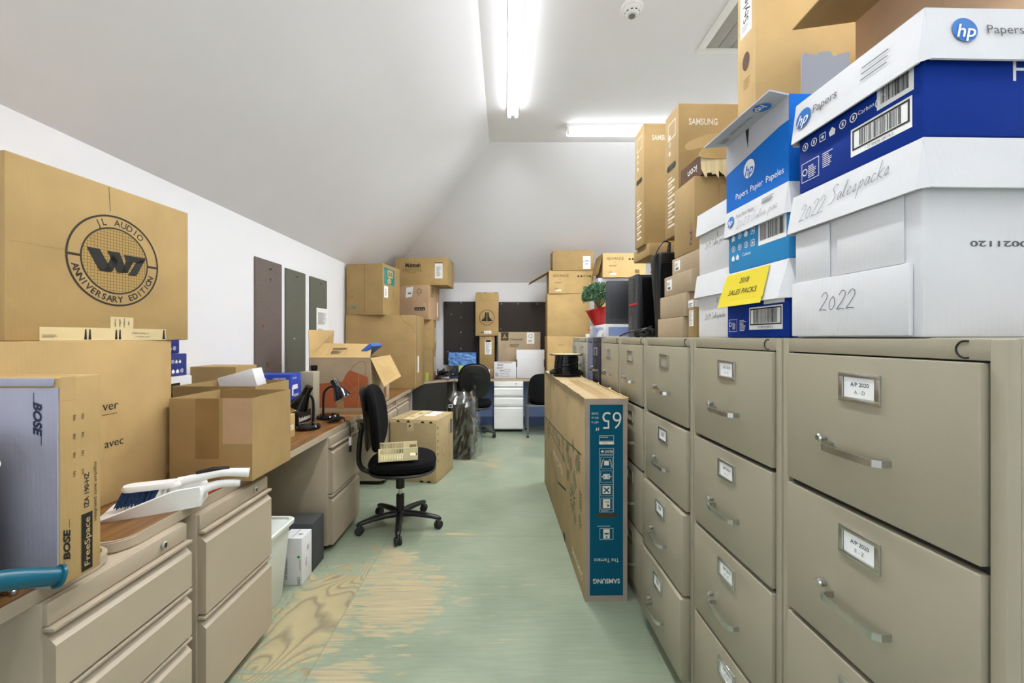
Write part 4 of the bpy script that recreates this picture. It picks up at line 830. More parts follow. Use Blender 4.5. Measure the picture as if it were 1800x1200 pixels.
# column two
wC, dC = .43, .280
r2 = carton('paper_carton', 'dark blue paper carton with a yellow paper sign on the second cabinet', wC, dC, .188, (.705, 1.036), CH, HPD, 1.26, 'nl', None, GB, seam=False)
def p_lab(F, w, d, h):
    f = F['L']
    for i in range(7): icons(f, .012+i*.022, .098, .016, 1, INKW, 1.3, seed=i+11)
    f.ring(.192, .103, .011, .0125, INKW, 2, 20); f.frame(.012, .018, .055, .055, .0012, INKW, 2); f.ring(.02, .04, .005, .007, INKW, 2, 10); f.scrib(.03, .025, .02, .024, INKW, .0014); f.scrib(.068, .02, .035, .035, INKW, .0014)
    bcode(f, .115, .022, .255, .085, 6); bcode(f, .18, .09, .262, .15, 8, False)
m = MB(); p_lab(frames(m, wC, dC, .188), wC, dC, .188); m.build('print', r2)
lid(r2, wC, dC, .19, .098, WB, .024, g=.034)
s_, c_ = .026, .098
m = MB(); pts = [(-wC/2-.007, .192), (-wC/2-.030, .108), (-wC/2-.036, .092)]
for (a, b), (c, e) in zip(pts, pts[1:]): m.face([(a, dC/2-.012, b), (c, dC/2-.004, e), (c, -dC/2+.060, e), (a, -dC/2+.064, b)], YEL)
f = Fr(m, (-wC/2-.0302, dC/2, .108), (0, -1, 0), (.023, 0, .084), .0004); f.text('2018', .115, .060, .0155, INK, 0, .0, .15, k=2); f.text('SALES PACKS', .118, .026, .0155, INK, 0, .0, .15, k=2, fit=.135)
o = m.build('paper_sign', r2); o['label'] = 'yellow paper sign taped to the lid'
h2 = .196
r3 = carton('paper_carton', 'sky blue paper carton with a handwritten white lid, middle of the second stack', wC, dC-.01, .18, (.703, 1.036), CH+h2+.002, HPM, 1.26, 'nl', None, GB, seam=False)
def p_sky(F, w, d, h):
    f = F['L']
    for j in range(2):
        for i in range(4): icons(f, .02+i*.032, h-.085-j*.034, .02, 1, INKW, 1.3, seed=i*3+j)
    f.text('Carbon', .095, .045, .009, INKW, k=2); icons(f, .02, .035, .018, 2, INKW); bcode(f, .15, .055, .262, .115, 12, False); bcode(f, .20, .12, .265, .155, 14, False)
m = MB(); p_sky(frames(m, wC, dC-.01, .18), wC, dC-.01, .18); m.build('print', r3)
def p_lid3(F, w, d, lh):
    f = F['L']; logo_hp(f, .035, lh*.55, .017, INKBL, INKW); f.text('Papers Papier Papeles', .105, lh*.68, .009, INKG, k=2, fit=.085); hand(f, '2023 Sales pac', .07, lh*.16, .022, INKG, .18, .0009, .06); f.scrib(.18, lh*.66, .06, .02, INKG, .0016)
lid(r3, wC, dC-.01, .182, .078, WB, .010, p_lid3)
def p_c(F, w, d, h):
    f = F['L']; f.rect(0, h*.70, d, h, WBG, 1); f.poly([(0, h*.55), (d, h*.72), (d, h), (0, h)], WBG, 1.5)
    logo_hp(f, .118, h*.44, .026, PAPER, HPL); f.text('Papers', .082, h*.16, .017, INKW, 0, k=2, fit=.06); f.text('Papier', .152, h*.16, .017, INKW, 0, k=2, fit=.055); f.text('Papeles', .228, h*.16, .017, INKW, 0, k=2, fit=.07); f.poly([(.10, h), (.118, h), (.112, h*.72)], INK, 2)
hc = .215
def p_flapc(f):
    G = Fr(f, (-wC/2, dC/2, hc-.0045), (0, -1, 0), (-1, 0, 0), .0008)
    logo_hp(G, dC-.055, .032, .021, INKBL, INKW, R(180)); G.text('Papers Papier Papeles', dC-.15, .032, .008, INKG, R(180), k=2, fit=.10); G.scrib(.02, .02, .05, .02, INKG, .0014)
rc = open_carton('paper_carton', 'bright blue open paper carton with a grey flap hanging out, topmost of its stack', wC, dC, hc, (.703, 1.036), CH+h2+.193, HPL, WBG, 1.26, 'nl', p_c, GB, flaps=[
    ([(-wC/2, dC/2, hc), (-wC/2, -dC/2, hc), (-wC/2-.060, -dC/2-.016, hc), (-wC/2-.066, dC/2+.012, hc)], WBG, p_flapc)])
m = MB(); pts = [(.035, 0), (.155, 0), (.155, .118), (.13, .112), (.115, .105), (.105, .118), (.08, .116), (.07, .108), (.04, .114), (.034, .10)]
m.loops([[(-wC/2+x, -dC/2+.002, hc-.01+z) for x, z in pts], [(-wC/2+x, -dC/2+.006, hc-.01+z) for x, z in pts]], PAPERG); o = m.build('flap', rc); o['label'] = 'torn flap standing up, its grey darkened for shade'  # flap grey is deepened to stand for the shade on it
# white cartons with handwriting
wD, dD = .40, .262
def whc(label, z, h, y, x, txt, v, lh, fl):
    r_ = carton('paper_carton', label, wD, dD, h, (x, y), z, WB, 1.26, 'nl', None, GB, seam=False)
    m = MB(); f = Fr(m, (-wD/2, dD/2, 0), (0, -1, 0), (0, 0, 1)); hand(f, txt, .05, v-.01, .022, INK, .14, .001, .05); f.rect(.135, h-lh-.02, .138, h-lh, INK, 1); m.build('handwriting', r_)
    lid(r_, wD, dD, h+.002, lh, WB, fl); return r_
whc('white carton with small handwriting at the bottom, between blue cartons and kraft ones', CH, .228, 1.352, .752, '2019 Salespacks', .075, .085, .012)
whc('white carton with small handwriting on top of another white carton', CH+.237, .222, 1.348, .752, '2019 Sales packs', .10, .082, .008)
# small kraft boxes
def p_shoe(F, w, d, h):
    f = F['L']; f.rect(.03, h*.3, .085, h*.82, PAPER, 1); f.scrib(.035, h*.55, .035, h*.2, INKB, .002); f.rect(.04, h*.34, .07, h*.46, INKG, 2)
KS = 'small kraft boxes on the cabinets'
carton('carton', 'small kraft box at the bottom of the cabinet-top stack beside the computer tower', .33, .265, .086, (.732, 1.725), CH, KRG, 1.26, 'nl', None, KS)
carton('carton', 'small kraft box second from the bottom of the cabinet-top stack', .33, .27, .098, (.735, 1.70), CH+.087, KRG, 1.26, 'nl', None, KS)
carton('carton', 'small kraft box with a paper label, third from the bottom of the stack', .33, .27, .088, (.742, 1.665), CH+.186, KRG, 1.26, 'nl', p_shoe, KS)
carton('carton', 'small kraft box with a paper label, right under the larger shipping carton', .33, .27, .082, (.775, 1.658), CH+.275, KRG, 1.26, 'nl', p_shoe, KS)
def p_lb(F, w, d, h):
    f = F['L']; f.rect(.002, h-.032, d-.002, h-.004, PAPER, 1); f.scrib(.006, h-.028, .04, .02, NAVYI, .003); f.rect(.012, .045, .046, h-.045, PAPER, 1); f.scrib(.018, .05, .02, .06, INKG, .002)
    g = F['F']; g.rect(.002, h-.032, .09, h-.004, PAPER, 1)
carton('carton', 'upright kraft box with two white labels beside the white handwriting carton', .25, .05, .153, (.742, 1.644), CH, KR2, 1.26, 'nl', p_lb, KS)
def p_fed(F, w, d, h):
    f = F['L']; f.text('Fed', .165, .055, .022, INKP, R(90), .02, k=2, fit=.055); f.text('Ex', .165, .105, .022, INKO, R(90), .02, k=2, fit=.036); g = F['F']; g.frame(.10, h*.5, .19, h-.03, .004, KR4, 1); g.text('Fed', .06, .05, .03, INKP, k=2, bold=.02)
carton('carton', 'kraft shipping carton with purple lettering on the small kraft boxes', .36, .195, .305, (.775, 1.712), CH+.358, KR2, 1.26, 'nl', p_fed, GB)
zf = CH+.358+.306
tat = open_carton('open_carton', 'tattered brown carton with a curled flap on top of the shipping carton', .36, .19, .085, (.80, 1.70), zf, KRD, None, 2, 'nl', lambda F, w, d, h: F['L'].text('icon', .11, .04, .03, INKW, R(180), k=2, fit=.08), GB)
m = MB(); outl = smooth_path([(.80-.98, .105, 0), (.735-.98, .085, 0), (.722-.98, .098, 0), (.74-.98, .125, 0), (.80-.98, .155, 0), (.87-.98, .176, 0), (1.10-.98, .185, 0), (1.13-.98, .12, 0), (1.10-.98, .075, 0), (.92-.98, .062, 0), (.82-.98, .058, 0), (.765-.98, .064, 0)], 4)[:-1]
m.loops([[(p.x, -.125+.25*(p.y-.06)+.02*math.sin((p.x+.25)*9), p.y) for p in outl], [(p.x, -.121+.25*(p.y-.06)+.02*math.sin((p.x+.25)*9), p.y) for p in outl]], KR); m.build('flap', tat)
m = MB(); rd = random.Random(2)
for i in range(12): x = -.19+.011*i; m.face([(x, -.1, .085), (x+.02, -.101, .08), (x+.014, -.106-rd.random()*.01, .01-rd.random()*.035), (x+.002, -.104, .02-rd.random()*.03)], TAPEL)
m.build('torn_tape', tat)
# tall display cartons
def p_sam(F, w, d, h):
    f = F['F']; f.text('SAMSUNG', .115, h-.085, .028, INKPALE, 0, .02, k=2, fit=.135)
    g = F['L']; g.rect(d/2-.036, h*.56-.015, d/2+.036, h*.56+.015, INKB, 2); g.disc(d/2-.036, h*.56, .015, INKB, 2, 16); g.disc(d/2+.036, h*.56, .015, INKB, 2, 16)
    for i in range(7): g.rect(d*.25, .05+i*.035, d*.72, .06+i*.035, INKPALE, 1); g.rect(d*.25, .072+i*.035, d*.55, .077+i*.035, INKPALE, 1)
    g.frame(d*.25, h-.13, d*.8, h-.05, .005, INKPALE, 1)
    for i in range(3): icons(g, d*.3, h*.66+i*.04, .025, 1, INKPALE, seed=i)
carton('carton', 'tall kraft display carton with white lettering, partly behind another like it', .52, .165, .725, (wx(1132, 2.5), 2.5), CH+.556, KR2, 1.26, 'nl', p_sam, 'tall display cartons')
carton('carton', 'tall kraft display carton with white lettering, the nearer and wider of two', .52, .155, .60, (.80, 1.93), CH+.482, KR2, 1.26, 'nl', p_sam, 'tall display cartons')
carton('carton', 'flat kraft carton under the farther tall display carton', .45, .28, .072, (.845, 2.45), CH+.483, KR2, 1.26, 'nl', None, GB)
carton('carton', 'kraft carton carrying the tall display cartons, behind the small boxes', .30, .80, .481, (1.135, 1.93), CH, KR4, 0, 'nl', None, GB)
def p_t1(F, w, d, h):
    g = F['L']; g.rect(.02, .66, .09, .84, PAPER, 1); g.text('Style', .055, .75, .03, INK, R(90), .02, k=2, fit=.09); g.scrib(.03, .68, .05, .03, INKG, .003)
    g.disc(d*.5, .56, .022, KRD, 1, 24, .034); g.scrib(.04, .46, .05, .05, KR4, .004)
carton('carton', 'very tall pale kraft carton with a hand hole reaching out of the picture', .41, .112, .95, (wx(1328, 1.5), 1.5), CH+.237+.230, KR3, 1.26, 'nl', p_t1, 'tall display cartons')
wT, dT, hT = .40, .50, 1.075
open_carton('open_carton', 'big brown carton with open top flaps standing behind the blue paper cartons', wT, dT, hT, (1.19, .92), CH, KRP, None, 0, 'nl', None, GB, flaps=[
    ([(-wT/2, dT/2, hT), (-wT/2, -dT/2, hT), (-wT/2-.205, -dT/2+.02, hT+.0), (-wT/2-.215, dT/2, hT-.028)], KR2), ([(wT/2, -dT/2, hT), (wT/2, dT/2, hT), (wT/2+.1, dT/2, hT+.15), (wT/2+.1, -dT/2, hT+.15)], KR2)])
# ------------------------------------------------------------------ computer gear and plant on the cabinets
pc = thing('computer_tower', 'black computer tower standing on the cabinets beside the grey monitor', 'computer', (wx(1118, 2.3)+.20, 2.3+.073, CH), R(1.26))
m = MB(); m.box(-.18, .20, -.073, .073, .008, .345, BLK, .003); m.box(-.17, .19, -.0745, -.073, .02, .33, BLKG, .0005); m.build('case', pc)
m = MB(); m.box(-.20, -.179, -.074, .074, .004, .35, GRYP, .006); f = Fr(m, (-.20, .074, 0), (0, -1, 0), (0, 0, 1), .0006)
for v in (.30, .265): f.frame(.02, v, .13, v+.028, .0015, INK, 2)
f.rect(.095, .20, .105, .33, INK, 1); f.rect(.118, .22, .124, .32, INK, 1); f.scrib(.03, .03, .05, .1, GRY, .003); f.rect(.125, .045, .131, .10, GRY, 2); m.build('front_bezel', pc)
m = MB(); m.box(-.2035, -.195, -.076, .05, .178, .190, REDP, .003); m.build('red_strip', pc)
m = MB()
for x in (-.15, .15):
    for y in (-.05, .05): m.cyl(.012, 0, .009, RUB, 12, T(x, y, 0))
m.build('feet', pc)
sp = thing('tower_speaker', 'tall black speaker on the cabinets between the computer tower and small kraft boxes', 'speaker', (.805, 2.085, CH), R(0))
m = MB(); m.loops([[(x*s+ox, y*s, z) for x, y in rrect(-.062, .062, -.055, .055, .025)] for z, s, ox in ((0, .95, .012), (.06, .9, .010), (.30, 1.0, -.0), (.385, 1.04, -.004), (.408, .98, -.004), (.416, .8, -.004))], BLK); m.build('speaker_body', sp)
m = MB(); m.box(-.05, .045, -.058, -.05, .07, .37, FABB, .01); m.build('speaker_grille', sp)
m = MB(); m.tube(smooth_path([(-.07, -.04, .10), (-.075, -.045, .28), (-.07, -.045, .40), (-.035, -.045, .465), (.0, -.04, .46), (.004, -.02, .42), (.004, -.01, .41)], 6), .0035, BLK, 8); m.tube([(.004, -.012, .405), (.006, -.016, .445), (.008, -.02, .47)], [.010, .009, .006], BLK, 10); m.build('cable', sp)
m = MB(); rd = random.Random(9); pts = []
for i in range(30): pts.append((.045*math.cos(i*1.05)*(1+.3*math.sin(i)), .05*math.sin(i*1.05), .006+.0018*i*abs(math.sin(i*.7))))
m.tube(smooth_path(pts, 4), .004, BLK, 6); m.tube(smooth_path([(-.12, .06, .008), (-.06, .03, .035), (.03, 0, .045), (.07, -.02, .02)], 6), .0045, BLK, 8)
tag(m.build('cable_coil', loc=(.745, 2.222, CH)), 'coil of black cable at the foot of the computer tower', 'cable')
pb = carton('paper_carton', 'shallow white carton of printed papers under the grey monitor', .36, .46, .088, (.662, 2.76), CH, WB, 1.26, 'nl', lambda F, w, d, h: (F['L'].rect(.10, .01, .40, .07, mat('print_pale_blue', '#a9bde6', .6), 1), F['L'].scrib(.20, .045, .08, .02, INKBL, .002), F['L'].poly([(.2, .005), (.35, .005), (.42, .05), (.3, .05)], PAPER, 2), F['F'].rect(.02, .01, .3, .07, mat('print_blue_grey', '#7f93c4', .6), 1)), GB, seam=True)
mo = thing('monitor', 'grey flat monitor resting on the shallow white carton beside the plant', 'monitor', (.675+.185, 2.782, CH+.089), R(-3))
m = MB(); m.box(-.185, .185, -.012, .03, 0, .29, GRYP, .008); m.build('frame', mo)
m = MB(); m.box(-.165, .165, -.0135, -.011, .035, .268, SCRN, .001); m.build('screen', mo)
m = MB(); m.box(-.12, .12, .028, .10, 0, .010, GRYP, .004); m.box(-.03, .03, .029, .05, .008, .15, GRYP, .005); m.build('stand', mo)
m = MB(); m.tube(smooth_path([(.10, -.02, .015), (.10, -.028, -.01), (.11, -.03, -.05), (.16, -.03, -.06)], 5), .005, BLK, 8); m.box(.09, .11, -.034, -.018, -.035, 0, BLK, .004); m.build('cable', mo)
pt = thing('potted_plant', 'green leafy plant in a leaning red pot beside the grey monitor', 'plant', (.70, 3.08, CH+.089), 0)
m = MB(); MP = T(0, 0, .004) @ RY(R(-13)); m.lathe([(0, 0), (.045, 0), (.048, .005), (.078, .115), (.084, .118), (.084, .124), (.073, .118), (.043, .008), (0, .008)], RED, 32, MP); m.build('pot', pt)
m = MB(); m.lathe([(0, .10), (.07, .104)], KRD, 24, MP); m.build('soil', pt)
m = MB(); rd = random.Random(12)
for i in range(2400):
    a = rd.uniform(0, 2*PI); el = math.asin(rd.uniform(-.25, 1)); rr = .115*rd.uniform(.55, 1)**.5; c = Vector((rr*math.cos(a)*math.cos(el)*1.0-.02, rr*math.sin(a)*math.cos(el), .205+rr*math.sin(el)*.95))
    d = Vector((rd.gauss(0, 1), rd.gauss(0, 1), rd.gauss(.3, .8))).normalized(); s = d.cross(Vector((rd.gauss(0, 1), rd.gauss(0, 1), rd.gauss(0, 1)))).normalized(); L = rd.uniform(.016, .027); w = .0045
    m.face([c, c+d*L*.5+s*w, c+d*L, c+d*L*.5-s*w], LEAF if rd.random() < .7 else LEAF2)
for i in range(70):
    t = rd.random(); c = Vector((.06+.16*t, .05, .25+.06*math.sin(t*PI)+rd.uniform(-.012, .012))); d = Vector((rd.gauss(0, 1), rd.gauss(0, .5), rd.gauss(.5, .7))).normalized(); s = d.cross(Vector((0, 1, .2))).normalized()
    m.face([c, c+d*.014+s*.004, c+d*.028, c+d*.014-s*.004], LEAF if rd.random() < .6 else LEAF2)
o = m.build('foliage', pt, smooth=0)
m = MB(); m.tube([(-.01, 0, .10), (-.015, 0, .22)], .008, KR4, 8)
for k in range(7): a = k*.9; m.tube(smooth_path([(-.012, 0, .12), (.04*math.cos(a), .04*math.sin(a), .18), (.08*math.cos(a)-.02, .08*math.sin(a), .23)], 4), .003, LEAF, 6)
m.tube(smooth_path([(.02, .02, .2), (.07, .05, .27), (.14, .05, .30), (.22, .05, .255)], 4), .003, LEAF, 6); m.build('stem', pt)
m = MB(); m.tube(smooth_path([(0+.055*math.cos(t*.7), .03*math.sin(t*.7), .035+.03*math.sin(t*.35)) for t in range(20)], 4), .006, REDP, 8); m.tube(smooth_path([(-.05, 0, .012), (-.06, .02, .008), (-.02, .05, .006)], 4), .006, REDP, 8); m.box(-.075, -.045, -.03, 0, 0, .028, WHP, .004)
tag(m.build('red_cable', loc=(.72, 3.36, CH)), 'coiled red cable with a white plug beside the red pot', 'cable')
m = MB(); rd = random.Random(3)
for i in range(26):
    c = Vector((rd.uniform(-.06, .06), rd.uniform(-.02, .02), .006+rd.uniform(0, .008))); d = Vector((rd.gauss(0, 1), rd.gauss(0, 1), abs(rd.gauss(0, 1)))).normalized(); s = d.cross(Vector((0, .3, 1))).normalized(); m.face([c, c+d*.009+s*.005, c+d*.018, c+d*.009-s*.005], REDP)
m.tube([(-.06, 0, .005), (.06, 0, .005)], .004, LEAF, 6)
tag(m.build('red_flowers', loc=(.89, 2.385, CH+.3505), smooth=0), 'spray of red artificial petals lying on the black computer tower', 'flowers')
# ------------------------------------------------------------------ tall flat carton on the floor with the cable spool
wV, dV, hV = .214, 1.74, 1.022
def p_tv(F, w, d, h):
    f = F['F']; f.rect(.0, 0, w, h, KRN, .5); f.rect(.025, .03, w-.022, h-.03, TEAL, 1.2); U = R(180); c = w/2+.002; u = lambda a: a; G = INKPALE
    f.text('65', c+.027, h-.945*.115, .085, G, U, -.012, k=2.2, fit=.095)
    f.text('"', c-.046, h-.945*.145, .04, G, U, 0, .2, k=2.2); 
    for i, t in enumerate(('64.5" in', '163 cm', 'CLASS')): f.text(t, c-.058, h-.945*.125+i*.022-.0, .010, G, U, k=2.2, fit=.034)
    f.frame(c-.037, h-.945*.225, c+.037, h-.945*.195, .0015, G, 2); f.scrib(c-.032, h-.945*.205, .06, .008, G, .002); f.rect(c-.037, h-.945*.242, c+.037, h-.945*.227, G, 2); f.scrib(c-.02, h-.945*.237, .04, .004, TEAL, .002)
    f.frame(c-.037, h-.945*.295, c+.037, h-.945*.262, .0015, G, 2); f.text('FRONT', c+.012, h-.945*.279, .013, G, U, .01, k=2.2, fit=.042); f.poly([(c-.03, h-.945*.279), (c-.02, h-.945*.271), (c-.02, h-.945*.276), (c-.012, h-.945*.276), (c-.012, h-.945*.282), (c-.02, h-.945*.282), (c-.02, h-.945*.287)], G, 2)
    f.frame(c-.036, h-.945*.60, c+.036, h-.945*.30, .0015, G, 2)
    for i in range(4):
        t = h-.945*.305-i*.068; f.frame(c-.030, t-.062, c+.030, t-.004, .0012, G, 2)
        if i == 0: f.rect(c-.012, t-.045, c+.012, t-.022, G, 2); f.line([(c-.026, t-.055), (c-.02, t-.02), (c-.012, t-.015)], .003, G, 2); f.line([(c+.026, t-.055), (c+.02, t-.02), (c+.012, t-.015)], .003, G, 2)
        if i == 1: f.rect(c-.016, t-.046, c+.016, t-.02, G, 2); f.line([(c-.01, t-.03), (c-.01, t-.04)], .003, TEAL, 3); f.line([(c+.008, t-.024), (c+.008, t-.044)], .003, TEAL, 3); f.poly([(c-.026, t-.033), (c-.018, t-.028), (c-.018, t-.038)], G, 2); f.poly([(c+.026, t-.033), (c+.018, t-.028), (c+.018, t-.038)], G, 2)
        if i == 2: f.rect(c-.02, t-.052, c+.02, t-.012, G, 2); f.line([(c-.013, t-.045), (c+.013, t-.02)], .007, TEAL, 3); f.line([(c+.013, t-.045), (c-.013, t-.02)], .007, TEAL, 3)
        if i == 3: f.rect(c-.018, t-.055, c+.018, t-.01, G, 2); f.text('4', c+.009, t-.042, .018, TEAL, U, .01, k=3); f.text('MAX', c, t-.024, .007, TEAL, U, .01, k=3)
    f.scrib(c-.028, h-.945*.595, .056, .005, G, .002); f.rect(c-.042, h-.945*.627, c+.042, h-.945*.607, SEAM, 2); f.disc(c-.042, h-.945*.617, .010, SEAM, 2, 14); f.disc(c+.042, h-.945*.617, .010, SEAM, 2, 14)
    f.scrib(c-.048, h-.945*.675, .1, .004, G, .002); f.frame(c-.034, h-.945*.745, c+.034, h-.945*.685, .0015, G, 2); f.rect(c-.016, h-.945*.74, c+.016, h-.945*.69, G, 2); f.rect(c-.011, h-.945*.718, c+.011, h-.945*.71, TEAL, 3); f.poly([(c, h-.945*.738), (c-.007, h-.945*.73), (c+.007, h-.945*.73)], TEAL, 3); f.rect(c-.0015, h-.945*.73, c+.0015, h-.945*.722, TEAL, 3)
    f.text('The Terrace', c, h-.945*.855, .018, G, U, 0, k=2.2, fit=.125); f.text('SAMSUNG', c, h-.945*.965, .022, G, U, .02, k=2.2, fit=.135)
    g = F['L']; rd = random.Random(21)
    g.line([(.0, .60), (.41, .622), (1.10, .66), (1.66, .712)], .008, INKGR, 1); g.line([(.30, .56), (.43, .547), (1.15, .525), (1.20, .50)], .008, INKGR, 1); g.line([(.45, .39), (.83, .283), (1.15, .346)], .008, INKGR, 1); g.line([(.83, .283), (1.18, .352)], .016, INKGR, 1)
    for r_ in (.02, .04, .06): g.ring(.29, .53, r_, r_+.007, INKGR, 1, 24)
    def hatch(x, y, q, n, L, gap=.017, w_=.0075):
        for j in range(n): ox, oy = j*gap*math.cos(R(q+90)), j*gap*math.sin(R(q+90)); g.line([(x+ox, y+oy), (x+ox+L*math.cos(R(q)), y+oy+L*math.sin(R(q)))], w_, INKGR, 1)
    for x in (.16, .40, .55, .68, .80, .93): hatch(x, .555+rd.random()*.02, rd.choice((0, 45, 90)), 4, .055)
    for x, y, q, n, L in ((1.05, .58, 45, 5, .07), (1.18, .62, 0, 3, .09), (1.30, .63, 90, 4, .05), (1.42, .66, 45, 4, .06), (1.54, .66, 0, 3, .08), (1.12, .53, 135, 4, .06), (1.25, .54, 45, 6, .07), (1.40, .56, 135, 5, .08), (1.53, .57, 45, 5, .08), (1.62, .60, 90, 3, .06), (1.30, .45, 90, 4, .06), (1.48, .46, 45, 6, .07), (1.60, .42, 0, 6, .07), (1.62, .31, 45, 4, .06), (1.20, .44, 0, 4, .06), (1.52, .30, 135, 4, .05)): hatch(x, y, q, n, L)
    for i in range(14): g.line([(1.41+.03*math.cos(i*PI/7), .385+.03*math.sin(i*PI/7)), (1.41+.085*math.cos(i*PI/7), .385+.085*math.sin(i*PI/7))], .010, INKGR, 1)
    g.text('The Terrace', .82, .43, .055, INKPALE, R(180), .01, k=2, fit=.46); g.text('SAMSUNG', 1.54, .09, .035, INKPALE, U, .02, k=2, fit=.30)
    g.poly([(1.08, .02), (1.14, .0), (1.16, .045), (1.12, .06), (1.09, .05)], INK, 2)
    g.line([(.42, h), (.43, h-.12), (.425, h-.22)], .008, SEAM, 1); g.line([(.62, h), (.60, h-.05), (.63, h-.09)], .006, SEAM, 1)
tv = carton('flat_panel_carton', 'tall flat carton with a teal end standing on the floor beside the cabinets', wV, dV, hV-.008, (.398, 2.09), 0, KRT, 1.26, 'nl', p_tv, None)
tb = MB(); rd = random.Random(17); zt = hV-.008
for s in (-1, 1):
    y = -dV/2; rings = []
    while y < dV/2-.005:
        e = .006*rd.random()+(.016 if rd.random() < .2 else 0); rings.append([(s*wV/2, y, zt-.02), (s*(wV/2+.001), y, zt+.002+e*.4), (s*(wV/2+.004+e*.5), y, zt+.004+e*.6), (s*(wV/2+.003), y, zt-.02)]); y += rd.uniform(.02, .06)
    rings.append([(s*wV/2, dV/2, zt-.02), (s*(wV/2+.001), dV/2, zt), (s*(wV/2+.003), dV/2, zt), (s*(wV/2+.003), dV/2, zt-.02)]); tb.loops(rings, KRG if s < 0 else KR3)
o = tb.build('torn_edge', tv); o['label'] = 'frayed top edges of the carton'
tb = MB(); ff = Fr(tb, (-wV/2, -dV/2, zt), (1, 0, 0), (0, 1, 0)); ff.rect(.075, .0, .145, .9, TAPE, 1.2); ff.rect(.02, .9, .2, .93, KR2, 1.3); ff.line([(.02, .62), (.2, .60)], .004, SEAM, 1.4); tb.build('tape_strip', tv)
so = thing('cable_spool', 'spool of black cable standing on the tall flat carton', 'cable spool', (.487, 3.34, zt+.016), 0)
m = MB(); m.cyl(.132, .150, .158, BLK, 40); m.cyl(.132, .0, .008, BLK, 40); m.cyl(.03, .0, .158, BLK, 20); m.build('spool_flanges', so)
m = MB(); f = Fr(m, (0, 0, .1582), (1, 0, 0), (0, 1, 0)); f.ring(0, 0, .03, .118, mat('spool_label', '#c9b98c', .7), 1, 40); f.poly([(.0, .03), (.09, .06), (.06, .1), (.0, .1)], PAPER, 2); m.build('spool_label', so)
m = MB(); rd = random.Random(5)
pts = []
for i in range(16*14): a = i*2*PI/16; z = .014+abs(((i/16) % 13)/13)*.128; pts.append(((.088+.004*math.sin(i*.37))*math.cos(a), (.088+.004*math.sin(i*.37))*math.sin(a), z))
m.cyl(.084, .008, .15, BLK, 32); m.tube(pts, .0058, BLKG, 6); m.tube(smooth_path([(.094*math.cos(R(a)), .094*math.sin(R(a)), .03+.09*(a+180)/180) for a in range(-180, 10, 15)], 2), .0055, BLKG, 6)
for k in range(2): m.tube([((.118+.012*k)*math.cos(R(a)), (.118+.012*k)*math.sin(R(a)), .016+.010*(1-k)) for a in range(0, 361, 12)], .0065, BLKG, 6)
m.build('cable_winding', so)
# ------------------------------------------------------------------ things on the floor on the left
def p_20(F, w, d, h):
    f = F['F']; f.rect(0, h-.035, w, h, TAPEL, 1)
    for u in (.06, .16, .30, .38): f.poly([(u, h-.03), (u+.022, h-.008), (u+.044, h-.03)], INK, 2)
    f.rect(.17, h-.11, .235, h-.035, TAPEL, 1); f.poly([(.185, h-.075), (.215, h-.055), (.19, h-.05)], INK, 2); f.rect(.03, .015, .1, .03, KR4, 1); f.rect(w-.14, .02, w-.08, .06, TAPE, 1)
    for u in (w-.16, w-.09): f.rect(u, .003, u+.035, .02, INK, 1)
    g = F['R']
    for i in range(6): g.poly([(.02+(i % 2)*.012, h-.06-i*.06), (.05, h-.07-i*.06), (.03, h-.095-i*.06)], INK, 1)
    g.rect(d-.10, h-.20, d-.03, h-.06, INKG, 1); g.scrib(d-.145, h-.32, .03, .24, INKO, .006); g.ring(.20, .25, .05, .055, INKR, 2, 20)
    t = F['T']; t.rect(.13, 0, .23, d, TAPEL, 2); t.rect(.25, d*.42, .36, d*.62, PAPER, 2); t.rect(.26, d*.66, .37, d*.93, PAPER, 2); t.scrib(.27, d*.7, .08, .06, INKG, .004)
    for v in (.10, .14): t.poly([(.15, v), (.20, v+.012), (.15, v+.024)], INK, 3); t.poly([(.16, v+.16), (.21, v+.172), (.16, v+.184)], INK, 3)
    t.scrib(.05, .2, .06, .03, INKR, .004)
carton('carton', 'battered kraft carton with white labels on the floor behind the swivel chair', .455, .46, .572, (-.62, 3.77), 0, KRT, -12, 'nr', p_20, None, bev=.007)
bt = thing('black_cabinet_speaker', 'black floor-standing box wrapped in clear film behind the battered carton', 'speaker', (wx(812, 4.62)-.0, 4.68, 0), R(-6))
m = MB(); m.box(-.135, .115, -.15, .17, .03, .64, BLK, .006); m.build('cabinet', bt)
m = MB(); m.box(-.125, .105, -.157, -.149, .05, .60, FABB, .005); m.build('front_grille', bt)
m = MB(); m.box(-.12, -.075, -.1595, -.156, .56, .595, INKW); m.box(-.113, -.082, -.1605, -.1594, .567, .588, BLK); m.build('badge', bt)
m = MB(); m.box(-.14, .12, -.155, .175, 0, .03, RUB, .003); m.build('plinth', bt)
m = MB(); rd = random.Random(31); rings = []; n = 44
for k in range(15):
    t = k/14; ring = []
    for i in range(n):
        a = 2*PI*i/n; e = 3.0; c, s = math.cos(a), math.sin(a); q = (abs(c)**e+abs(s)**e)**(-1/e)
        rr = 1.12+.10*math.sin(3*a+k*.5)+.05*math.sin(7*a-k)+rd.uniform(-.05, .05); z = .01+.70*t+(.02*math.sin(5*a) if t > .6 else 0); top = 1 if t < .85 else 1-(t-.85)*2.6
        ring.append((-.01+.145*q*c*rr*top+(.05 if c > 0 and t < .6 else 0)*abs(c), .01+.18*q*s*rr*top, z))
    rings.append(ring)
m.loops(rings, FILM, True); m.tube(smooth_path([(.12, -.17, .5), (.17, -.16, .35), (.14, -.2, .2), (.18, -.15, .05)], 5), .006, FILM, 6)
o = m.build('clear_wrap', bt, smooth=0); o['label'] = 'crumpled clear plastic film'
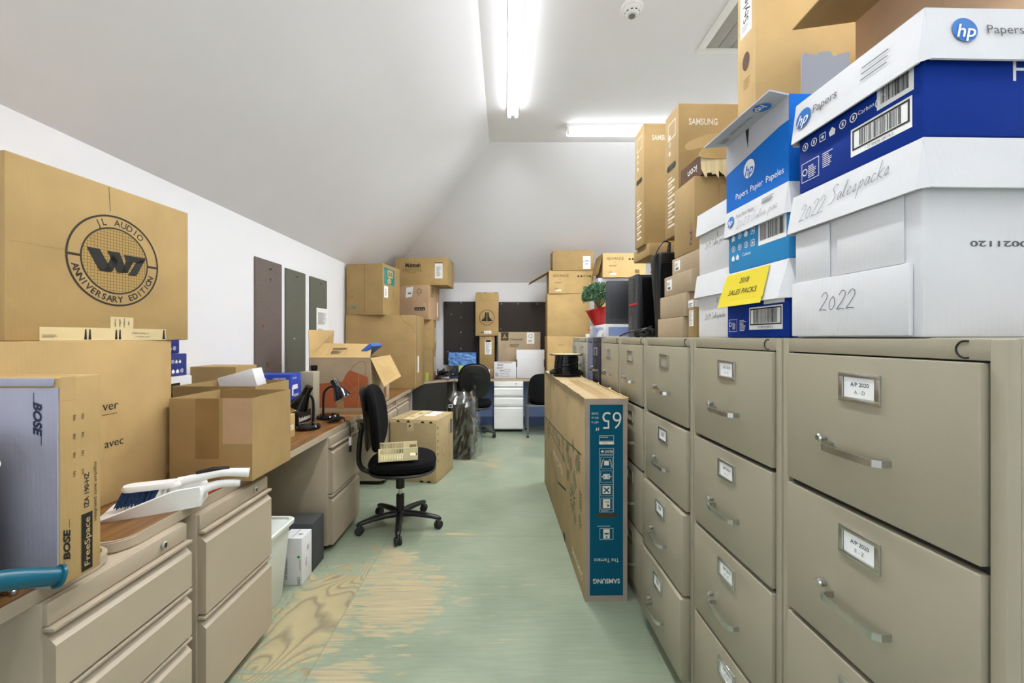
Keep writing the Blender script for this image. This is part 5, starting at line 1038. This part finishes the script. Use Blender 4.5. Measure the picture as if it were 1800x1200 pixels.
# white waste bin under the desk
bn = thing('waste_bin', 'white translucent waste bin standing under the long desk', 'bin', (-1.225, 2.024, 0))
m = MB(); R0 = lambda a, b, r: rrect(-a, a, -b, b, r, 5); rings = [[(x, y, z) for x, y in R0(a, b, r)] for z, a, b, r in ((0, .095, .098, .02), (.004, .098, .10, .022), (.385, .128, .13, .03), (.386, .125, .127, .03), (.008, .094, .096, .02))]
m.loops(rings, BINP); m.build('bin_body', bn)
m = MB(); m.loops([[(x, y, z) for x, y in R0(a, b, .032)] for z, a, b in ((.372, .127, .129), (.372, .142, .144), (.390, .144, .146), (.397, .138, .14), (.396, .126, .128), (.386, .125, .127))], BINP); m.build('rim', bn)
def p_wbox(F, w, d, h):
    f = F['F']; f.text('LANDY', .098, .022, .014, INKG, R(90), .01, k=2, fit=.05); f.scrib(.022, .03, .02, .12, INKG, .0018); f.disc(w-.018, h*.60, .0075, GREEND, 2, 16); f.rect(w-.012, .08, w-.009, .14, INKG, 1)
    g = F['R']; g.scrib(.055, h-.09, .03, .03, INK, .002); g.scrib(.04, .08, .02, .05, INKG, .002); t = F['T']; t.scrib(w-.04, .04, .03, .02, INK, .002)
carton('carton', 'white carton with a green dot on the floor below the desk', .115, .115, .250, (-1.083, 2.228), 0, WB, 0, 'nr', p_wbox, None)
carton('carton', 'charcoal carton on the floor between the white carton and the pedestal', .15, .15, .272, (-1.084, 2.352), 0, mat('carton_charcoal', '#3c3e3f', .6), 0, 'nr', lambda F, w, d, h: F['R'].scrib(.03, .05, .09, .12, INKG, .0022), None)
carton('carton', 'flat white carton against the bin rim, behind the green-dotted carton', .11, .12, .265, (-1.215, 2.26), 0, WBG, 0, 'nr', None, None)
# ------------------------------------------------------------------ chairs
def cushion(mb, w, d, h, m, e=2.6, M=None, bend=0, n=44, dome=.012):
    rings = []
    for z, s in ((0, .90), (h*.18, .97), (h*.5, 1), (h*.8, .97), (h*.95, .90), (h, .75), (h+dome*.6, .45), (h+dome, .12)):
        ring = []
        for i in range(n):
            a = 2*PI*i/n; c, s_ = math.cos(a), math.sin(a); q = (abs(c)**e+abs(s_)**e)**(-1/e); x, y = w/2*c*q*s, d/2*s_*q*s
            ring.append((x, y, z+bend*(x/(w/2))**2))
        rings.append(ring)
    mb.loops(rings, m, True, M)
def swivel(label, x, y, rz, spin, seat_z=.47):
    root = thing('office_chair', label, 'chair', (x, y, 0), R(rz), 'swivel chairs'); sp_ = R(spin)
    m = MB(); cushion(m, .48, .46, .07, FABB, 2.7, T(0, -.02, seat_z-.05), .012); m.build('seat', root)
    m = MB(); cushion(m, .45, .46, .03, BLK, 2.7, T(0, -.02, seat_z-.075)); m.build('seat_shell', root)
    m = MB(); cushion(m, .42, .47, .055, FABB, 2.5, T(0, .205, seat_z+.29) @ RX(R(84)), .045); b = m.build('backrest', root)
    m = MB(); cushion(m, .40, .45, .018, BLK, 2.5, T(0, .225, seat_z+.292) @ RX(R(84)) @ T(0, 0, -.022), .045); m.cyl(.022, 0, .02, GRYP, 16, T(0, .252, seat_z+.23) @ RX(R(-90)), .005); m.build('back_shell', root)
    m = MB(); m.tube(smooth_path([(0, .06, seat_z-.08), (0, .20, seat_z-.085), (0, .275, seat_z-.03), (0, .275, seat_z+.12), (0, .255, seat_z+.26)], 5), .017, BLK, 10); m.build('back_bracket', root)
    m = MB(); m.box(-.08, .08, -.09, .11, seat_z-.10, seat_z-.072, BLK, .006); m.tube([(.08, .02, seat_z-.09), (.2, .02, seat_z-.095), (.225, .02, seat_z-.09)], .006, BLK, 8); m.build('tilt_mechanism', root)
    m = MB(); m.cyl(.030, .27, seat_z-.09, BLK, 24); m.build('upper_sleeve', root)
    m = MB(); m.cyl(.013, .22, .30, CHROME, 16); m.build('gas_lift', root)
    m = MB(); m.cyl(.028, .075, .225, BLK, 24, None, .003); m.cyl(.038, .07, .115, BLK, 24, None, .008); m.build('lower_sleeve', root)
    for k in range(5):
        a = sp_+k*2*PI/5; Mk = RZ(a); m = MB()
        m.loops([[(r_, w_*math.cos(t), zc+hh*math.sin(t)) for t in [2*PI*i/12 for i in range(12)]] for r_, w_, zc, hh in ((.02, .026, .092, .024), (.10, .024, .094, .020), (.20, .021, .085, .017), (.26, .019, .076, .015), (.285, .015, .070, .013), (.295, .006, .066, .006))], BLK, True, Mk); l = m.build('leg', root)
        c = MB(); ca = rz+k*50
        for s in (-1, 1): c.cyl(.027, -.009, .009, RUB, 20, Mk @ T(.275, 0, .027) @ RZ(R(ca)) @ T(0, s*.013, 0) @ RX(R(90)), .004)
        c.cyl(.008, .02, .068, STEEL, 10, Mk @ T(.275, 0, 0)); c.cyl(.006, -.02, .02, STEEL, 8, Mk @ T(.275, 0, .027) @ RZ(R(ca)) @ RX(R(90)))
        c.build('caster', l)
    return root
swivel('black swivel chair with a plastic tray on its seat in the left aisle', -.735, 2.93, 97, 40)
swivel('black swivel chair pushed up to the back desk, seen from behind', wx(833, 5.56), 5.56, 186, 20, .46)
# plastic drive tray on the seat
tr = thing('plastic_tray', 'ivory plastic slotted tray lying on the swivel chair seat', 'tray', (-.715, 2.80, .515), R(14))
m = MB(); m.box(-.12, .115, -.075, .085, 0, .005, IVORY, .001); m.build('tray_floor', tr)
for y, h, nm in ((-.080, .085, 'front_panel'), (.085, .085, 'rear_panel')):
    m = MB(); m.box(-.125, .125, y, y+.005, h-.007, h, IVORY, .001); m.box(-.125, .125, y, y+.005, 0, .008, IVORY, .001)
    for i in range(16): m.box(-.125+i*.0102, -.1195+i*.0102, y-.001, y+.004, .006, h-.006, IVORY, .0008)
    for x in (.035, .118): m.box(x, x+.007, y-.002, y+.005, 0, h, IVORY, .001)
    m.box(.04, .12, y, y+.005, .006, .03, IVORY); m.box(.04, .12, y, y+.005, h-.022, h-.005, IVORY); m.box(.04, .075, y+.001, y+.004, .03, h-.02, IVORY); m.build(nm, tr)
m = MB(); m.box(-.125, -.121, -.08, .09, 0, .04, IVORY); m.box(.05, .10, .0, .06, .005, .012, IVORY, .002); m.build('side_wall', tr)
# visitor chair at the back desk
vc = thing('visitor_chair', 'black visitor chair with grey metal legs, half hidden by the flat carton', 'chair', (wx(925, 5.64)+.26, 5.40, 0), 0, None)
m = MB(); cushion(m, .46, .40, .045, FABB, 3.2, T(.0, .155, .63) @ RX(R(84)) @ T(0, .01, -.02), .03); m.build('backrest', vc)
m = MB(); cushion(m, .46, .42, .06, FABB, 3.2, T(0, .38, .415), .008); m.build('seat', vc)
for s in (-1, 1):
    m = MB(); m.tube(smooth_path([(s*.245, .12, 0), (s*.245, .14, .2), (s*.245, .15, .44), (s*.245, .155, .62)], 4), .014, STEEL, 12); m.cyl(.017, 0, .02, RUB, 14, T(s*.245, .12, 0)); m.build('leg', vc)
    m = MB(); m.tube([(s*.245, .58, 0), (s*.245, .56, .2), (s*.245, .55, .44)], .014, STEEL, 12); m.cyl(.017, 0, .02, RUB, 14, T(s*.245, .58, 0)); m.build('leg', vc)
    m = MB(); m.box(s*.235-.012, s*.235+.012, .13, .165, .44, .68, BLK, .006); m.build('back_clip', vc)
m = MB(); m.box(-.245, .245, .14, .165, .395, .42, STEEL, .004); m.box(-.245, .245, .54, .565, .395, .42, STEEL, .004); m.box(-.257, -.233, .14, .56, .40, .42, STEEL, .004); m.box(.233, .257, .14, .56, .40, .42, STEEL, .004); m.build('seat_frame', vc)
